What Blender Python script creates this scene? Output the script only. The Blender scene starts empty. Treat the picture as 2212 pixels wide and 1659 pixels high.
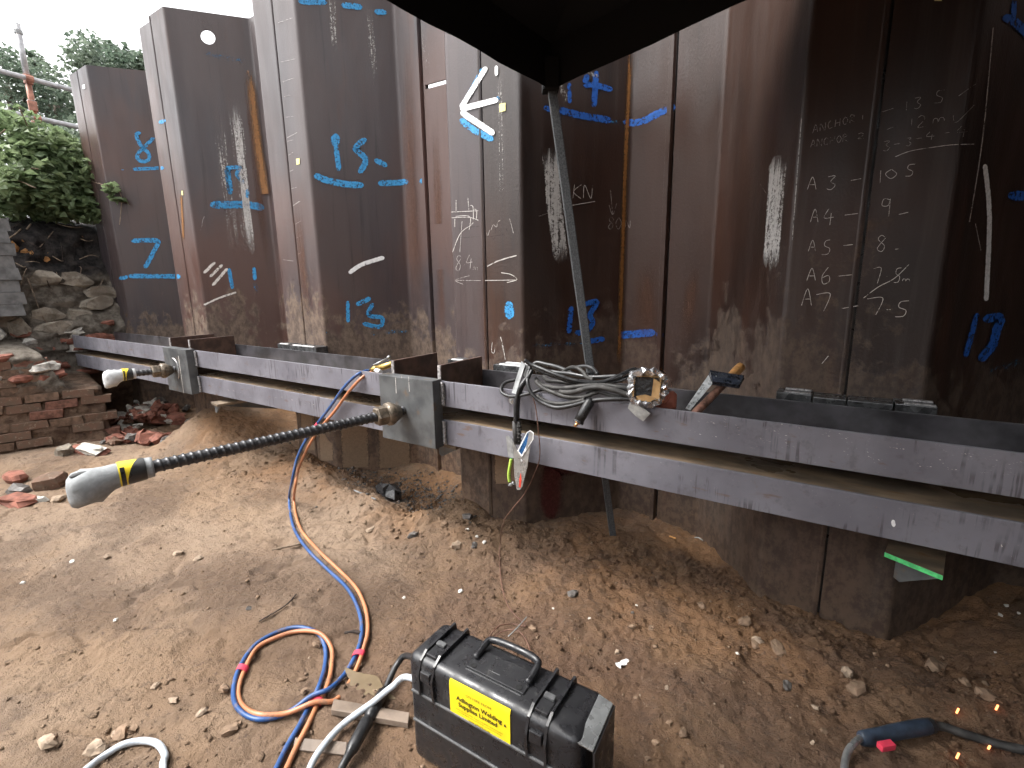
import bpy, bmesh, math, random
import numpy as np
from mathutils import Vector, Matrix

random.seed(7)
scene = bpy.context.scene
COL = scene.collection

# ------------------------------------------------------------------ camera
F, CX, CY = 1070.0, 1106.0, 829.5            # lens in units of a 2212 px wide picture
_d = lambda x, y: np.array([x - CX, y - CY, F])
_n = _d(1190, 6027); _n /= np.linalg.norm(_n)
_w = _d(-548, 643); _w /= np.linalg.norm(_w)
_w = _w - _n * (_w @ _n); _w /= np.linalg.norm(_w)
_X, _Z = -_w, -_n
_Y = np.cross(_Z, _X)
R = np.array([_X, _Y, _Z])
CAM = np.array([0.0, 0.0, 1.20])
cd = bpy.data.cameras.new('camera'); cam = bpy.data.objects.new('camera', cd); COL.objects.link(cam)
cd.sensor_width = 36.0; cd.lens = F / 2212 * 36.0; cd.clip_start = 0.02; cd.clip_end = 500
mw = Matrix.Identity(4)
for r_ in range(3):
    mw[r_][0] = R[r_][0]; mw[r_][1] = -R[r_][1]; mw[r_][2] = -R[r_][2]; mw[r_][3] = CAM[r_]
cam.matrix_world = mw
scene.camera = cam
scene.cycles.max_bounces = 6; scene.cycles.diffuse_bounces = 3; scene.cycles.glossy_bounces = 3; scene.cycles.transparent_max_bounces = 8; scene.cycles.use_adaptive_sampling = True; scene.cycles.adaptive_threshold = .03

# ------------------------------------------------------------------ sky, sun, exposure
SUN_EL, SUN_AZ = math.radians(56), math.radians(228)     # azimuth of the sun, clockwise from +y
world = bpy.data.worlds.new('World'); scene.world = world; world.use_nodes = True
wn = world.node_tree; wn.nodes.clear()
wo = wn.nodes.new('ShaderNodeOutputWorld'); wb = wn.nodes.new('ShaderNodeBackground')
ws = wn.nodes.new('ShaderNodeTexSky'); ws.sky_type = 'NISHITA'; ws.sun_disc = False
ws.sun_elevation = SUN_EL; ws.sun_rotation = SUN_AZ; ws.air_density = 1.0; ws.dust_density = 4.0
wh = wn.nodes.new('ShaderNodeHueSaturation'); wh.inputs['Saturation'].default_value = 0.08
wb.inputs['Strength'].default_value = 0.15
wn.links.new(ws.outputs[0], wh.inputs['Color']); wn.links.new(wh.outputs[0], wb.inputs['Color'])
wn.links.new(wb.outputs[0], wo.inputs['Surface'])
sd = bpy.data.lights.new('sun', 'SUN'); sd.energy = 1.0; sd.angle = math.radians(22); sd.color = (1, .96, .9)
so = bpy.data.objects.new('sun', sd); COL.objects.link(so)
sdir = Vector((math.sin(SUN_AZ) * math.cos(SUN_EL), math.cos(SUN_AZ) * math.cos(SUN_EL), math.sin(SUN_EL)))
so.rotation_euler = sdir.to_track_quat('Z', 'Y').to_euler(); so.location = sdir * 20
vs = scene.view_settings
vs.view_transform = 'Standard'; vs.look = 'None'; vs.gamma = 1.0; vs.use_curve_mapping = False
vs.exposure = 1.9

# ------------------------------------------------------------------ picture point -> place
def ray(x, y):
    v = R @ _d(x, y); return v / np.linalg.norm(v)
def onY(x, y, Y): r = ray(x, y); return CAM + r * (Y - CAM[1]) / r[1]
def onZ(x, y, Z): r = ray(x, y); return CAM + r * (Z - CAM[2]) / r[2]
def onX(x, y, X): r = ray(x, y); return CAM + r * (X - CAM[0]) / r[0]
def at(x, y, dep): v = _d(x, y); return CAM + R @ (v / v[2] * dep)

# ------------------------------------------------------------------ noise
def _hash(ix, iy, seed):
    h = (ix.astype(np.int64) * 374761393 + iy.astype(np.int64) * 668265263 + seed * 1274126177) & 0x7fffffff
    h = ((h ^ (h >> 13)) * 1274126177) & 0x7fffffff
    return ((h ^ (h >> 16)) & 0xffff) / 65535.0
def vnoise(x, y, seed=0):
    x = np.asarray(x, float); y = np.asarray(y, float)
    ix = np.floor(x); iy = np.floor(y); fx = x - ix; fy = y - iy
    fx = fx * fx * (3 - 2 * fx); fy = fy * fy * (3 - 2 * fy)
    a = _hash(ix, iy, seed); b = _hash(ix + 1, iy, seed); c = _hash(ix, iy + 1, seed); d = _hash(ix + 1, iy + 1, seed)
    return (a * (1 - fx) + b * fx) * (1 - fy) + (c * (1 - fx) + d * fx) * fy - 0.5
def sm(a, b, x):
    t = np.clip((np.asarray(x, float) - a) / (b - a), 0, 1); return t * t * (3 - 2 * t)
def gauss(x, y, cx, cy, sx, sy): return np.exp(-((x - cx) / sx) ** 2 - ((y - cy) / sy) ** 2)

def G(x, y):
    x = np.asarray(x, float); y = np.asarray(y, float)
    rough = 0.62 + 0.60 * sm(1.2, 1.9, y) + 0.45 * sm(-1.6, -.3, x)
    z = -0.15 + 0.05 * vnoise(x * .7, y * .7, 1)
    u = x * .82 + y * .57; v = -x * .57 + y * .82
    z = z + 0.020 * vnoise(u * 1.6, v * 5.0, 2) + rough * (0.022 * vnoise(x * 3.7, y * 3.7, 3) + 0.016 * vnoise(x * 9, y * 9, 4)
        + 0.014 * vnoise(x * 21, y * 21, 5) + 0.010 * vnoise(x * 47, y * 47, 6)) + 0.0055 * vnoise(x * 95, y * 95, 7)
    z = z - 0.020 * np.maximum(0, 0.09 - np.abs(vnoise(u * 2.2 + .5 * vnoise(x * 9, y * 9, 12), v * 7 + .5 * vnoise(x * 11, y * 11, 13), 8))) * 11 * sm(-.02, .2, vnoise(x * 1.3, y * 1.3, 9))
    z = z + 0.30 * sm(-4.78, -4.50, x) * (1 - sm(-4.4, -3.2, x)) * sm(1.35, 2.1, y)
    z = z - 0.10 * gauss(x, y, -5.2, 2.0, .35, .35)
    z = z - 0.09 * gauss(x, y, -2.35, 2.35, .5, .28) + 0.07 * gauss(x, y, -2.2, 1.85, .55, .13)
    z = z + 0.05 * gauss(x, y, -1.5, 1.95, .3, .2) + 0.03 * gauss(x, y, -.8, 2.2, .5, .25)
    z = z + 0.20 * sm(.35, 1.0, x) * sm(1.5, 2.3, y) - 0.03 * gauss(x, y, .0, 1.75, .5, .12)
    z = z + 0.12 * gauss(x, y, -3.05, 2.0, .42, .20) + 0.06 * gauss(x, y, -1.75, 2.15, .14, .16)
    z = z + 0.05 * vnoise(x * 7, y * 7, 14) * sm(1.5, 1.9, y) * (1 - sm(-1.3, -.9, x))
    z = z - 0.02 * gauss(x, y, -1.02, .80, .16, .07)
    return z
def gz(x, y): return float(G(np.array([x]), np.array([y]))[0])
def gp(px, py, lift=0.0):
    z = -.145
    for _ in range(6):
        p = onZ(px, py, z); z = gz(p[0], p[1])
    return np.array([p[0], p[1], z + lift])

# ------------------------------------------------------------------ node materials
class Mat:
    def __init__(s, name, rough=.6, spec=.5, metal=0.0):
        s.m = bpy.data.materials.new(name); s.m.use_nodes = True
        s.t = s.m.node_tree; s.t.nodes.clear()
        s.out = s.n('ShaderNodeOutputMaterial'); s.b = s.n('ShaderNodeBsdfPrincipled')
        s.l(s.b.outputs[0], s.out.inputs[0])
        s.b.inputs['Roughness'].default_value = rough; s.b.inputs['Metallic'].default_value = metal
        s.b.inputs['Specular IOR Level'].default_value = spec
        s._pos = None
    def n(s, k, **kw):
        o = s.t.nodes.new(k)
        for a, b in kw.items(): setattr(o, a, b)
        return o
    def l(s, a, b): s.t.links.new(a, b)
    def pos(s):
        if not s._pos: s._pos = s.n('ShaderNodeNewGeometry').outputs['Position']
        return s._pos
    def scaled(s, v, src=None):
        m = s.n('ShaderNodeVectorMath', operation='MULTIPLY'); s.l(src or s.pos(), m.inputs[0]); m.inputs[1].default_value = v
        return m.outputs[0]
    def noise(s, v, det=4, rough=.55, src=None, dist=0):
        o = s.n('ShaderNodeTexNoise'); o.inputs['Scale'].default_value = 1.0
        o.inputs['Detail'].default_value = det; o.inputs['Roughness'].default_value = rough; o.inputs['Distortion'].default_value = dist
        if isinstance(v, (int, float)): v = (v, v, v)
        s.l(s.scaled(v, src), o.inputs['Vector']); return o.outputs[0]
    def ramp(s, x, lo, hi, a=0.0, b=1.0):
        o = s.n('ShaderNodeMapRange', interpolation_type='SMOOTHSTEP'); s.l(x, o.inputs['Value'])
        o.inputs['From Min'].default_value = lo; o.inputs['From Max'].default_value = hi
        o.inputs['To Min'].default_value = a; o.inputs['To Max'].default_value = b
        return o.outputs[0]
    def math(s, op, a, b=None, clamp=False):
        o = s.n('ShaderNodeMath', operation=op, use_clamp=clamp)
        for i, v in enumerate((a, b)):
            if v is None: continue
            if isinstance(v, (int, float)): o.inputs[i].default_value = v
            else: s.l(v, o.inputs[i])
        return o.outputs[0]
    def mix(s, f, a, b):
        o = s.n('ShaderNodeMix', data_type='RGBA')
        for i, v in ((0, f), (6, a), (7, b)):
            if isinstance(v, (int, float)): o.inputs[i].default_value = v
            elif isinstance(v, tuple): o.inputs[i].default_value = (*v, 1)
            else: s.l(v, o.inputs[i])
        return o.outputs[2]
    def sep(s, v=None):
        o = s.n('ShaderNodeSeparateXYZ'); s.l(v or s.pos(), o.inputs[0]); return o.outputs
    def col(s, c):
        if isinstance(c, tuple): s.b.inputs['Base Color'].default_value = (*c, 1)
        else: s.l(c, s.b.inputs['Base Color'])
    def rgh(s, c): s.l(c, s.b.inputs['Roughness'])
    def bump(s, h, strength=.3, dist=.01):
        o = s.n('ShaderNodeBump'); o.inputs['Strength'].default_value = strength; o.inputs['Distance'].default_value = dist
        s.l(h, o.inputs['Height']); s.l(o.outputs[0], s.b.inputs['Normal'])
    def alpha(s, fac):
        tr = s.n('ShaderNodeBsdfTransparent'); mx = s.n('ShaderNodeMixShader')
        s.l(fac, mx.inputs[0]); s.l(tr.outputs[0], mx.inputs[1]); s.l(s.b.outputs[0], mx.inputs[2]); s.l(mx.outputs[0], s.out.inputs[0])
    def uv(s): return s.n('ShaderNodeUVMap', uv_map='UVMap').outputs[0]

MT = {}
def simple(name, c, rough=.6, spec=.5, metal=0.0, vary=.35, scale=25, bump=0.0, bscale=120):
    m = Mat(name, rough, spec, metal)
    n = m.noise(scale, 4)
    lo = tuple(v * (1 - vary) for v in c); hi = tuple(min(1, v * (1 + vary)) for v in c)
    m.col(m.mix(m.ramp(n, .3, .7), lo, hi))
    m.rgh(m.ramp(m.noise(scale * .6, 3), .3, .7, max(.05, rough - .12), min(1, rough + .12)))
    if bump: m.bump(m.noise(bscale, 3), bump, .004)
    MT[name] = m.m; return m.m

def make_materials():
    # rusty sheet pile steel: dry purple-brown scale, and a wet brown copy darkened as canopy shade on the right-hand piles
    for key, c1, c2, rlo, rhi, mudk in (('pile', (.042, .0335, .0375), (.062, .0430, .0410), .34, .52, .85), ('pile_wet_shade', (.018, .0105, .0085), (.042, .0215, .0145), .34, .55, .45)):
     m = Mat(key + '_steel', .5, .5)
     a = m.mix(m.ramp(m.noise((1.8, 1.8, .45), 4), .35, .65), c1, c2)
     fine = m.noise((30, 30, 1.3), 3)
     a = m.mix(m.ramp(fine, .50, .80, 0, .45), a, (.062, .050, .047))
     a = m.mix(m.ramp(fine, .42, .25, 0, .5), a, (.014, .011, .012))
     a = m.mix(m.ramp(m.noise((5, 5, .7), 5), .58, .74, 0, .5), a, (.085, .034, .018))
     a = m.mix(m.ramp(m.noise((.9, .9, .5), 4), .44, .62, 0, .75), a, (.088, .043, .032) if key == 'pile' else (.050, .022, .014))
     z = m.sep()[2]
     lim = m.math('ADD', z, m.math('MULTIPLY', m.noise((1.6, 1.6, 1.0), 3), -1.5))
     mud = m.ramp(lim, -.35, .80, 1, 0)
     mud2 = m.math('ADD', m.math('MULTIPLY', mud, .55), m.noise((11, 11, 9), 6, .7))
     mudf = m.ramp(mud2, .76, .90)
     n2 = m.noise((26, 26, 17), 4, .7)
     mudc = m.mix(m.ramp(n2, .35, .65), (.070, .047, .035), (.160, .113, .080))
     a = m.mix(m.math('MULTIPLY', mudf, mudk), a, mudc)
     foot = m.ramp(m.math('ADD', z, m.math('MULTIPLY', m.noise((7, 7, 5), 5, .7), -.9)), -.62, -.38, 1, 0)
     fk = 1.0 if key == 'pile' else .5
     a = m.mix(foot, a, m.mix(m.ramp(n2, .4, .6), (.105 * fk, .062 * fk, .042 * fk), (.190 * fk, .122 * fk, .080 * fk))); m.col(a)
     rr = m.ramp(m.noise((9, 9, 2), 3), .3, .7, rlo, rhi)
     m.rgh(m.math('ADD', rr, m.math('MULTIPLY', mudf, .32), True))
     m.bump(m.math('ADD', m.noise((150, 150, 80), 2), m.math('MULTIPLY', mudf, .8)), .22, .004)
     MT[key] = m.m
    # grey mill-scale beam paint with wet runs
    m = Mat('beam_steel', .45, .5)
    a = m.mix(m.ramp(m.noise((4, 4, 4), 4), .35, .65), (.135, .131, .152), (.182, .178, .203))
    runs = m.math('MULTIPLY', m.ramp(m.noise((85, 85, 3.2), 3), .56, .63), m.ramp(m.noise((4.5, 4.5, 7), 3), .48, .62))
    a = m.mix(m.math('MULTIPLY', runs, .75), a, (.050, .044, .050))
    a = m.mix(m.ramp(m.noise((9, 9, 30), 5), .64, .74, 0, .6), a, (.13, .07, .04))
    a = m.mix(m.ramp(m.noise((22, 22, 22), 6, .75), .52, .70, 0, .40), a, (.070, .060, .062))
    a = m.mix(m.ramp(m.noise((55, 55, 38), 5, .75), .62, .72, 0, .45), a, (.150, .105, .075))
    a = m.mix(m.ramp(m.noise((130, 130, 130), 2), .70, .76, 0, .35), a, (.35, .33, .34))
    m.col(a); m.rgh(m.ramp(m.noise(14, 4), .3, .7, .33, .55)); m.bump(m.noise(210, 2), .12, .002); MT['beam'] = m.m
    # rusty web, brown
    m = Mat('web_steel', .5, .5)
    a = m.mix(m.ramp(m.noise((6, 14, 6), 5), .35, .68), (.120, .092, .066), (.250, .180, .115))
    a = m.mix(m.ramp(m.noise((9, 26, 9), 4), .60, .70, 0, .8), a, (.21, .115, .045)); m.col(a)
    m.rgh(m.ramp(m.noise((4, 7, 4), 4), .35, .6, .22, .65)); MT['web'] = m.m
    # plate
    m = Mat('plate_steel', .42, .5)
    a = m.mix(m.ramp(m.noise(9, 5), .35, .65), (.055, .057, .060), (.100, .104, .106))
    a = m.mix(m.ramp(m.noise(14, 4), .60, .72, 0, .7), a, (.125, .085, .055))
    m.col(a); m.rgh(m.ramp(m.noise(20, 4), .3, .7, .3, .55)); MT['plate'] = m.m
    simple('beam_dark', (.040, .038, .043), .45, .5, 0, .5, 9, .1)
    simple('stiff', (.060, .034, .026), .55, .5, 0, .45, 18, .15)
    simple('cut_edge', (.34, .32, .31), .4, .5, .2, .5, 90)
    simple('weld', (.30, .29, .29), .38, .6, .5, .5, 120, .4, 160)
    simple('packer', (.055, .056, .058), .28, .6, .2, .5, 30)
    simple('packer_bright', (.72, .72, .72), .35, .5, 0, .3, 60)
    simple('bar', (.055, .055, .058), .34, .6, .55, .3, 60)
    simple('nut', (.15, .12, .09), .42, .5, .5, .5, 40, .2)
    simple('foam_pale', (.50, .51, .51), .85, .3, 0, .14, 40, .25, 160)
    simple('foam', (.27, .28, .285), .85, .3, 0, .14, 40, .25, 160)
    simple('foam_in', (.07, .07, .07), .9)
    simple('tape_yellow', (.80, .62, .03), .4, .5, 0, .1, 30)
    simple('tape_black', (.02, .02, .02), .35, .5, 0, .2, 30)
    # ground
    m = Mat('soil', .85, .3)
    a = m.mix(m.ramp(m.noise((1.1, 1.1, 1), 5), .35, .65), (.192, .127, .085), (.305, .220, .154))
    a = m.mix(m.ramp(m.noise((.7, 1.2, 1), 3), .42, .66, 0, .65), a, (.290, .192, .118))
    x, y, zz = m.sep()
    red = m.ramp(m.math('ADD', x, m.math('MULTIPLY', m.noise(1.7, 4), .9)), -1.7, -.2)
    a = m.mix(m.math('MULTIPLY', red, .8), a, m.mix(m.ramp(m.noise(3.1, 4), .4, .62), (.116, .063, .038), (.192, .110, .060)))
    clay = m.math('MULTIPLY', m.ramp(m.math('ADD', y, m.math('MULTIPLY', m.noise(2.3, 4), .5)), 1.75, 2.15), m.ramp(m.noise((2.1, 2.1, 2.1), 4), .38, .6))
    a = m.mix(m.math('MULTIPLY', clay, .8), a, (.250, .135, .066))
    a = m.mix(m.ramp(m.noise((9, 9, 9), 5, .7), .50, .68, 0, .5), a, (.120, .078, .055))
    a = m.mix(m.ramp(m.noise((60, 60, 60), 3, .7), .62, .72, 0, .5), a, (.30, .23, .17))
    a = m.mix(m.ramp(m.noise((34, 34, 34), 4, .7), .57, .68, 0, .65), a, (.070, .046, .034))
    wet = m.ramp(m.noise((1.4, 1.4, 1), 5, .6), .48, .62)
    a = m.mix(m.math('MULTIPLY', wet, .45), a, (.105, .068, .046))
    m.col(a)
    m.rgh(m.ramp(wet, 0, 1, .88, .42))
    h = m.math('ADD', m.noise((70, 70, 70), 5, .7), m.math('MULTIPLY', m.noise((240, 240, 240), 3, .7), .5))
    m.bump(h, .9, .022); MT['soil'] = m.m
    # bank : dark humus on top, brown below
    m = Mat('bank_soil', .95, .2)
    z = m.sep()[2]
    lz = m.math('ADD', z, m.math('MULTIPLY', m.math('SUBTRACT', m.noise(2.5, 5), .5), .8))
    lo = m.mix(m.ramp(m.noise(9, 6, .7), .35, .65), (.075, .046, .032), (.165, .108, .074))
    mid = m.mix(m.ramp(m.noise(11, 6, .7), .35, .65), (.085, .070, .056), (.21, .185, .155))
    hi = m.mix(m.ramp(m.noise(14, 6, .7), .35, .7), (.016, .015, .016), (.060, .052, .048))
    a = m.mix(m.ramp(lz, .32, .5), lo, mid); a = m.mix(m.ramp(lz, 1.25, 1.42), a, hi)
    m.col(a); m.bump(m.noise(45, 6, .75), .9, .03); MT['bank'] = m.m
    simple('brick', (.200, .082, .058), .85, .3, 0, .35, 22, .5, 130)
    m = Mat('brick_muddy', .9, .25)
    a = m.mix(m.ramp(m.noise(13, 5, .65), .40, .62), (.150, .088, .062), (.125, .088, .064))
    a = m.mix(m.ramp(m.noise(31, 4, .7), .56, .68, 0, .7), a, (.27, .215, .165)); m.col(a)
    m.bump(m.noise(90, 4, .7), .6, .008); MT['brick_muddy'] = m.m
    simple('brick_dull', (.165, .082, .060), .9, .25, 0, .4, 25, .5, 110)
    simple('brick_brown', (.135, .088, .062), .9, .25, 0, .35, 25, .5, 110)
    m = Mat('stone', .9, .3)
    a = m.mix(m.ramp(m.noise(10, 6, .7), .35, .65), (.15, .125, .098), (.345, .305, .250))
    a = m.mix(m.ramp(m.noise(5, 4), .5, .66, 0, .6), a, (.10, .075, .058)); m.col(a)
    m.bump(m.noise(60, 5, .7), .7, .015); MT['stone'] = m.m
    simple('mortar', (.44, .42, .38), .92, .2, 0, .35, 30, .6, 110)
    simple('grey_block', (.145, .145, .145), .85, .3, 0, .3, 14, .3)
    simple('pale_stone', (.29, .22, .16), .8, .3, 0, .3, 30, .4)
    simple('brown_stone', (.20, .135, .09), .85, .3, 0, .3, 40, .4)
    simple('dark_stone', (.085, .075, .068), .6, .5, 0, .4, 40, .4)
    simple('white_chip', (.66, .63, .58), .7, .3, 0, .2, 50)
    simple('clod', (.135, .082, .054), .92, .2, 0, .35, 8, .5)
    simple('clod_red', (.105, .056, .034), .92, .2, 0, .35, 8, .5)
    simple('twig', (.20, .15, .11), .85, .2, 0, .4, 30)
    simple('twig_dark', (.045, .035, .03), .85, .2, 0, .4, 30)
    simple('root_fungus', (.33, .17, .07), .9, .2, 0, .4, 30, .6, 60)
    # plants
    for nm, c1, c2 in (('leaf', (.105, .155, .072), (.215, .275, .145)), ('leaf_far', (.090, .130, .095), (.165, .205, .150))):
        m = Mat(nm, .5, .4)
        oi = m.n('ShaderNodeObjectInfo')
        a = m.mix(m.ramp(m.noise(4.2 if nm == 'leaf' else 1.2, 5, .7), .35, .65), c1, c2)
        a = m.mix(m.ramp(m.noise(23, 2), .45, .7, 0, .5), a, tuple(v * 1.35 for v in c2)); m.col(a)
        tl = m.n('ShaderNodeBsdfTranslucent'); m.l(a, tl.inputs[0]); mx = m.n('ShaderNodeMixShader'); mx.inputs[0].default_value = .45
        m.l(m.b.outputs[0], mx.inputs[1]); m.l(tl.outputs[0], mx.inputs[2]); m.l(mx.outputs[0], m.out.inputs[0]); MT[nm] = m.m
    simple('bark', (.10, .08, .065), .9, .2, 0, .4, 12, .5, 40)
    simple('galv', (.42, .42, .43), .45, .5, .3, .25, 12)
    simple('galv_rust', (.36, .17, .12), .6, .4, .1, .35, 9)
    # canopy
    m = Mat('canopy_cloth', .75, .25); m.col((.008, .008, .009)); m.bump(m.noise((3, 3, 3), 4), .3, .05); MT['cloth'] = m.m
    simple('leg_steel', (.075, .078, .082), .5, .5, .2, .45, 160, .3, 220)
    # paint and chalk, broken up with noise, laid as thin skins on the steel
    def skin(name, c, thr, soft, nscale, rough=.6, stretch=1.0, edge=.55, opac=1.0, fade=0.0):
        m = Mat(name, rough, .35)
        uv = m.uv(); u, v, _ = m.sep(uv)
        av = m.math('ABSOLUTE', v)
        e = m.ramp(av, edge, 1.0, 1, 0)
        nn = m.noise((30, 30, 30) if stretch == 1.0 else (70, 70, 2.6), 4, .8)
        n2 = m.noise((70, 70, 70), 3, .85)
        k = m.math('ADD', m.math('MULTIPLY', nn, .55), m.math('MULTIPLY', n2, .45))
        f = m.ramp(m.math('ADD', m.math('MULTIPLY', e, .5), k), thr, thr + soft)
        if opac < 1: f = m.math('MULTIPLY', f, opac)
        if fade: f = m.math('MULTIPLY', f, m.math('MULTIPLY', m.ramp(m.math('ADD', u, m.math('MULTIPLY', m.math('SUBTRACT', nn, .5), .5)), 0, fade), m.ramp(m.math('ADD', u, m.math('MULTIPLY', m.math('SUBTRACT', nn, .5), .5)), 1 - fade, 1, 1, 0)))
        lo = tuple(x * .8 for x in c); m.col(m.mix(m.ramp(n2, .35, .65), lo, c))
        m.alpha(f); MT[name] = m.m
    skin('blue', (.050, .300, .60), .89, .12, 6, edge=.5)
    skin('blue_haze', (.045, .22, .46), .86, .40, 6, edge=.0, opac=.55)
    skin('blue_deep', (.022, .125, .50), .88, .12, 6, edge=.5)
    skin('blue_faint', (.045, .18, .33), 1.0, .12, 7, edge=.4)
    skin('white_paint', (.86, .86, .86), .80, .14, 6, edge=.6)
    skin('chalk', (.66, .62, .58), .84, .16, 5, edge=.3)
    skin('chalk_thin', (.56, .52, .49), .86, .16, 5, edge=.2, opac=.85)
    skin('dark_mark', (.012, .012, .014), .85, .2, 5, edge=.3, opac=.7)
    skin('limewash', (.50, .48, .45), 1.00, .09, 13, stretch=.045, edge=.25, opac=.8, fade=.3)
    skin('limewash_bright', (.62, .60, .58), .90, .10, 14, stretch=.04, edge=.5, opac=.92, fade=.2)
    skin('rust_run', (.23, .098, .024), .52, .50, 5, stretch=.05, edge=.0, opac=.95, fade=.08)
    skin('rust_faint', (.12, .050, .026), .62, .6, 5, stretch=.05, edge=.0, opac=.7, fade=.45)
    skin('mud_skin', (.290, .200, .132), .58, .35, 5, rough=.9, edge=.6, opac=.9)
    skin('primer', (.105, .020, .018), .60, .5, 3, edge=.2, opac=.8)
    simple('sticker', (.80, .74, .30), .5, .4, 0, .06)
    simple('sticker_white', (.85, .85, .85), .5, .4, 0, .05)
    # tools and leads
    simple('rubber', (.018, .018, .019), .38, .5, 0, .35, 40, .15)
    simple('rubber_dusty', (.040, .038, .036), .62, .35, 0, .45, 30, .2)
    simple('hose_blue', (.026, .085, .25), .42, .5, 0, .3, 30)
    simple('hose_orange', (.52, .21, .10), .5, .4, 0, .2, 30)
    simple('hose_white', (.60, .64, .68), .42, .5, 0, .14, 60, .3, 300)
    for nm, c in (('hose_blue', (.026, .085, .25)), ('hose_orange', (.52, .21, .10)), ('hose_white', (.50, .55, .60))):     # dried mud on the hoses
        m = Mat(nm, .45, .5); f = m.ramp(m.noise((28, 28, 28), 5, .75), .52, .66, 0, .6)
        m.col(m.mix(f, m.mix(m.ramp(m.noise(9, 3), .35, .65), tuple(v * .75 for v in c), c), (.19, .13, .09))); m.rgh(m.ramp(f, 0, .6, .38, .8)); MT[nm] = m.m
    simple('tape_red', (.62, .05, .09), .45, .4, 0, .15)
    simple('brass', (.42, .29, .09), .36, .5, .8, .3, 40)
    simple('copper', (.70, .42, .22), .25, .5, .9, .2, 30)
    simple('steel', (.38, .39, .39), .32, .5, .7, .22, 30)
    simple('steel_dull', (.26, .265, .265), .45, .5, .4, .25, 30)
    simple('clamp_blue', (.02, .10, .26), .2, .6, .3, .5, 30)
    m = Mat('earth_stripe', .5, .4)
    z = m.sep()[2]; w = m.math('FRACT', m.math('MULTIPLY', z, 210)); m.col(m.mix(m.ramp(w, .42, .52), (.62, .66, .10), (.10, .34, .05))); MT['earth_stripe'] = m.m
    simple('red_plastic', (.55, .05, .03), .4, .5, 0, .2)
    simple('foil', (.72, .73, .75), .20, .5, .92, .1, 50, .9, 70)
    simple('foil_orange', (.62, .20, .03), .4, .5, 0, .2)
    simple('foil_grey', (.33, .33, .32), .5, .4, .2, .2, 40, .4, 60)
    simple('card', (.36, .22, .10), .85, .2, 0, .2, 30)
    simple('bubble', (.030, .030, .032), .35, .6, 0, .4, 90, .9, 90)
    simple('terracotta', (.40, .13, .085), .6, .4, 0, .18, 20)
    simple('square_stock', (.020, .024, .034), .22, .6, 0, .5, 60)
    simple('blade', (.52, .54, .55), .35, .5, .5, .25, 60)
    simple('wood', (.44, .22, .07), .5, .4, 0, .4, 20, .2)
    simple('wood_worn', (.17, .085, .06), .6, .4, 0, .6, 40, .3)
    simple('wire', (.13, .065, .045), .6, .4, 0, .3, 60)
    # case plastic, wet and dusty
    m = Mat('case_plastic', .35, .5)
    d = m.ramp(m.noise((26, 26, 9), 6, .75), .55, .70)
    m.col(m.mix(m.math('MULTIPLY', d, .5), (.016, .016, .018), (.085, .083, .080))); m.rgh(m.ramp(m.noise(30, 4), .35, .65, .22, .5))
    m.bump(m.noise(340, 2), .12, .002); MT['case'] = m.m
    simple('case_rib', (.085, .086, .088), .55, .4, 0, .3, 60)
    simple('label_yellow', (.86, .66, .02), .4, .4, 0, .04)
    simple('ink', (.015, .015, .015), .6, .3)
    simple('ink_light', (.22, .17, .03), .6, .3)
    simple('mig_blue', (.032, .046, .070), .42, .5, 0, .3, 40)
    simple('plank', (.170, .130, .100), .6, .4, 0, .3, 12, .3)
    simple('green_paint', (.10, .62, .20), .6, .4, 0, .25, 60, .4, 120)
    simple('puddle', (.16, .12, .075), .12, .5, 0, .1)
    m = Mat('ember', .6, .3); m.col((.3, .08, .03)); m.b.inputs['Emission Color'].default_value = (1, .25, .08, 1); m.b.inputs['Emission Strength'].default_value = 1.6; MT['ember'] = m.m
make_materials()

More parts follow.
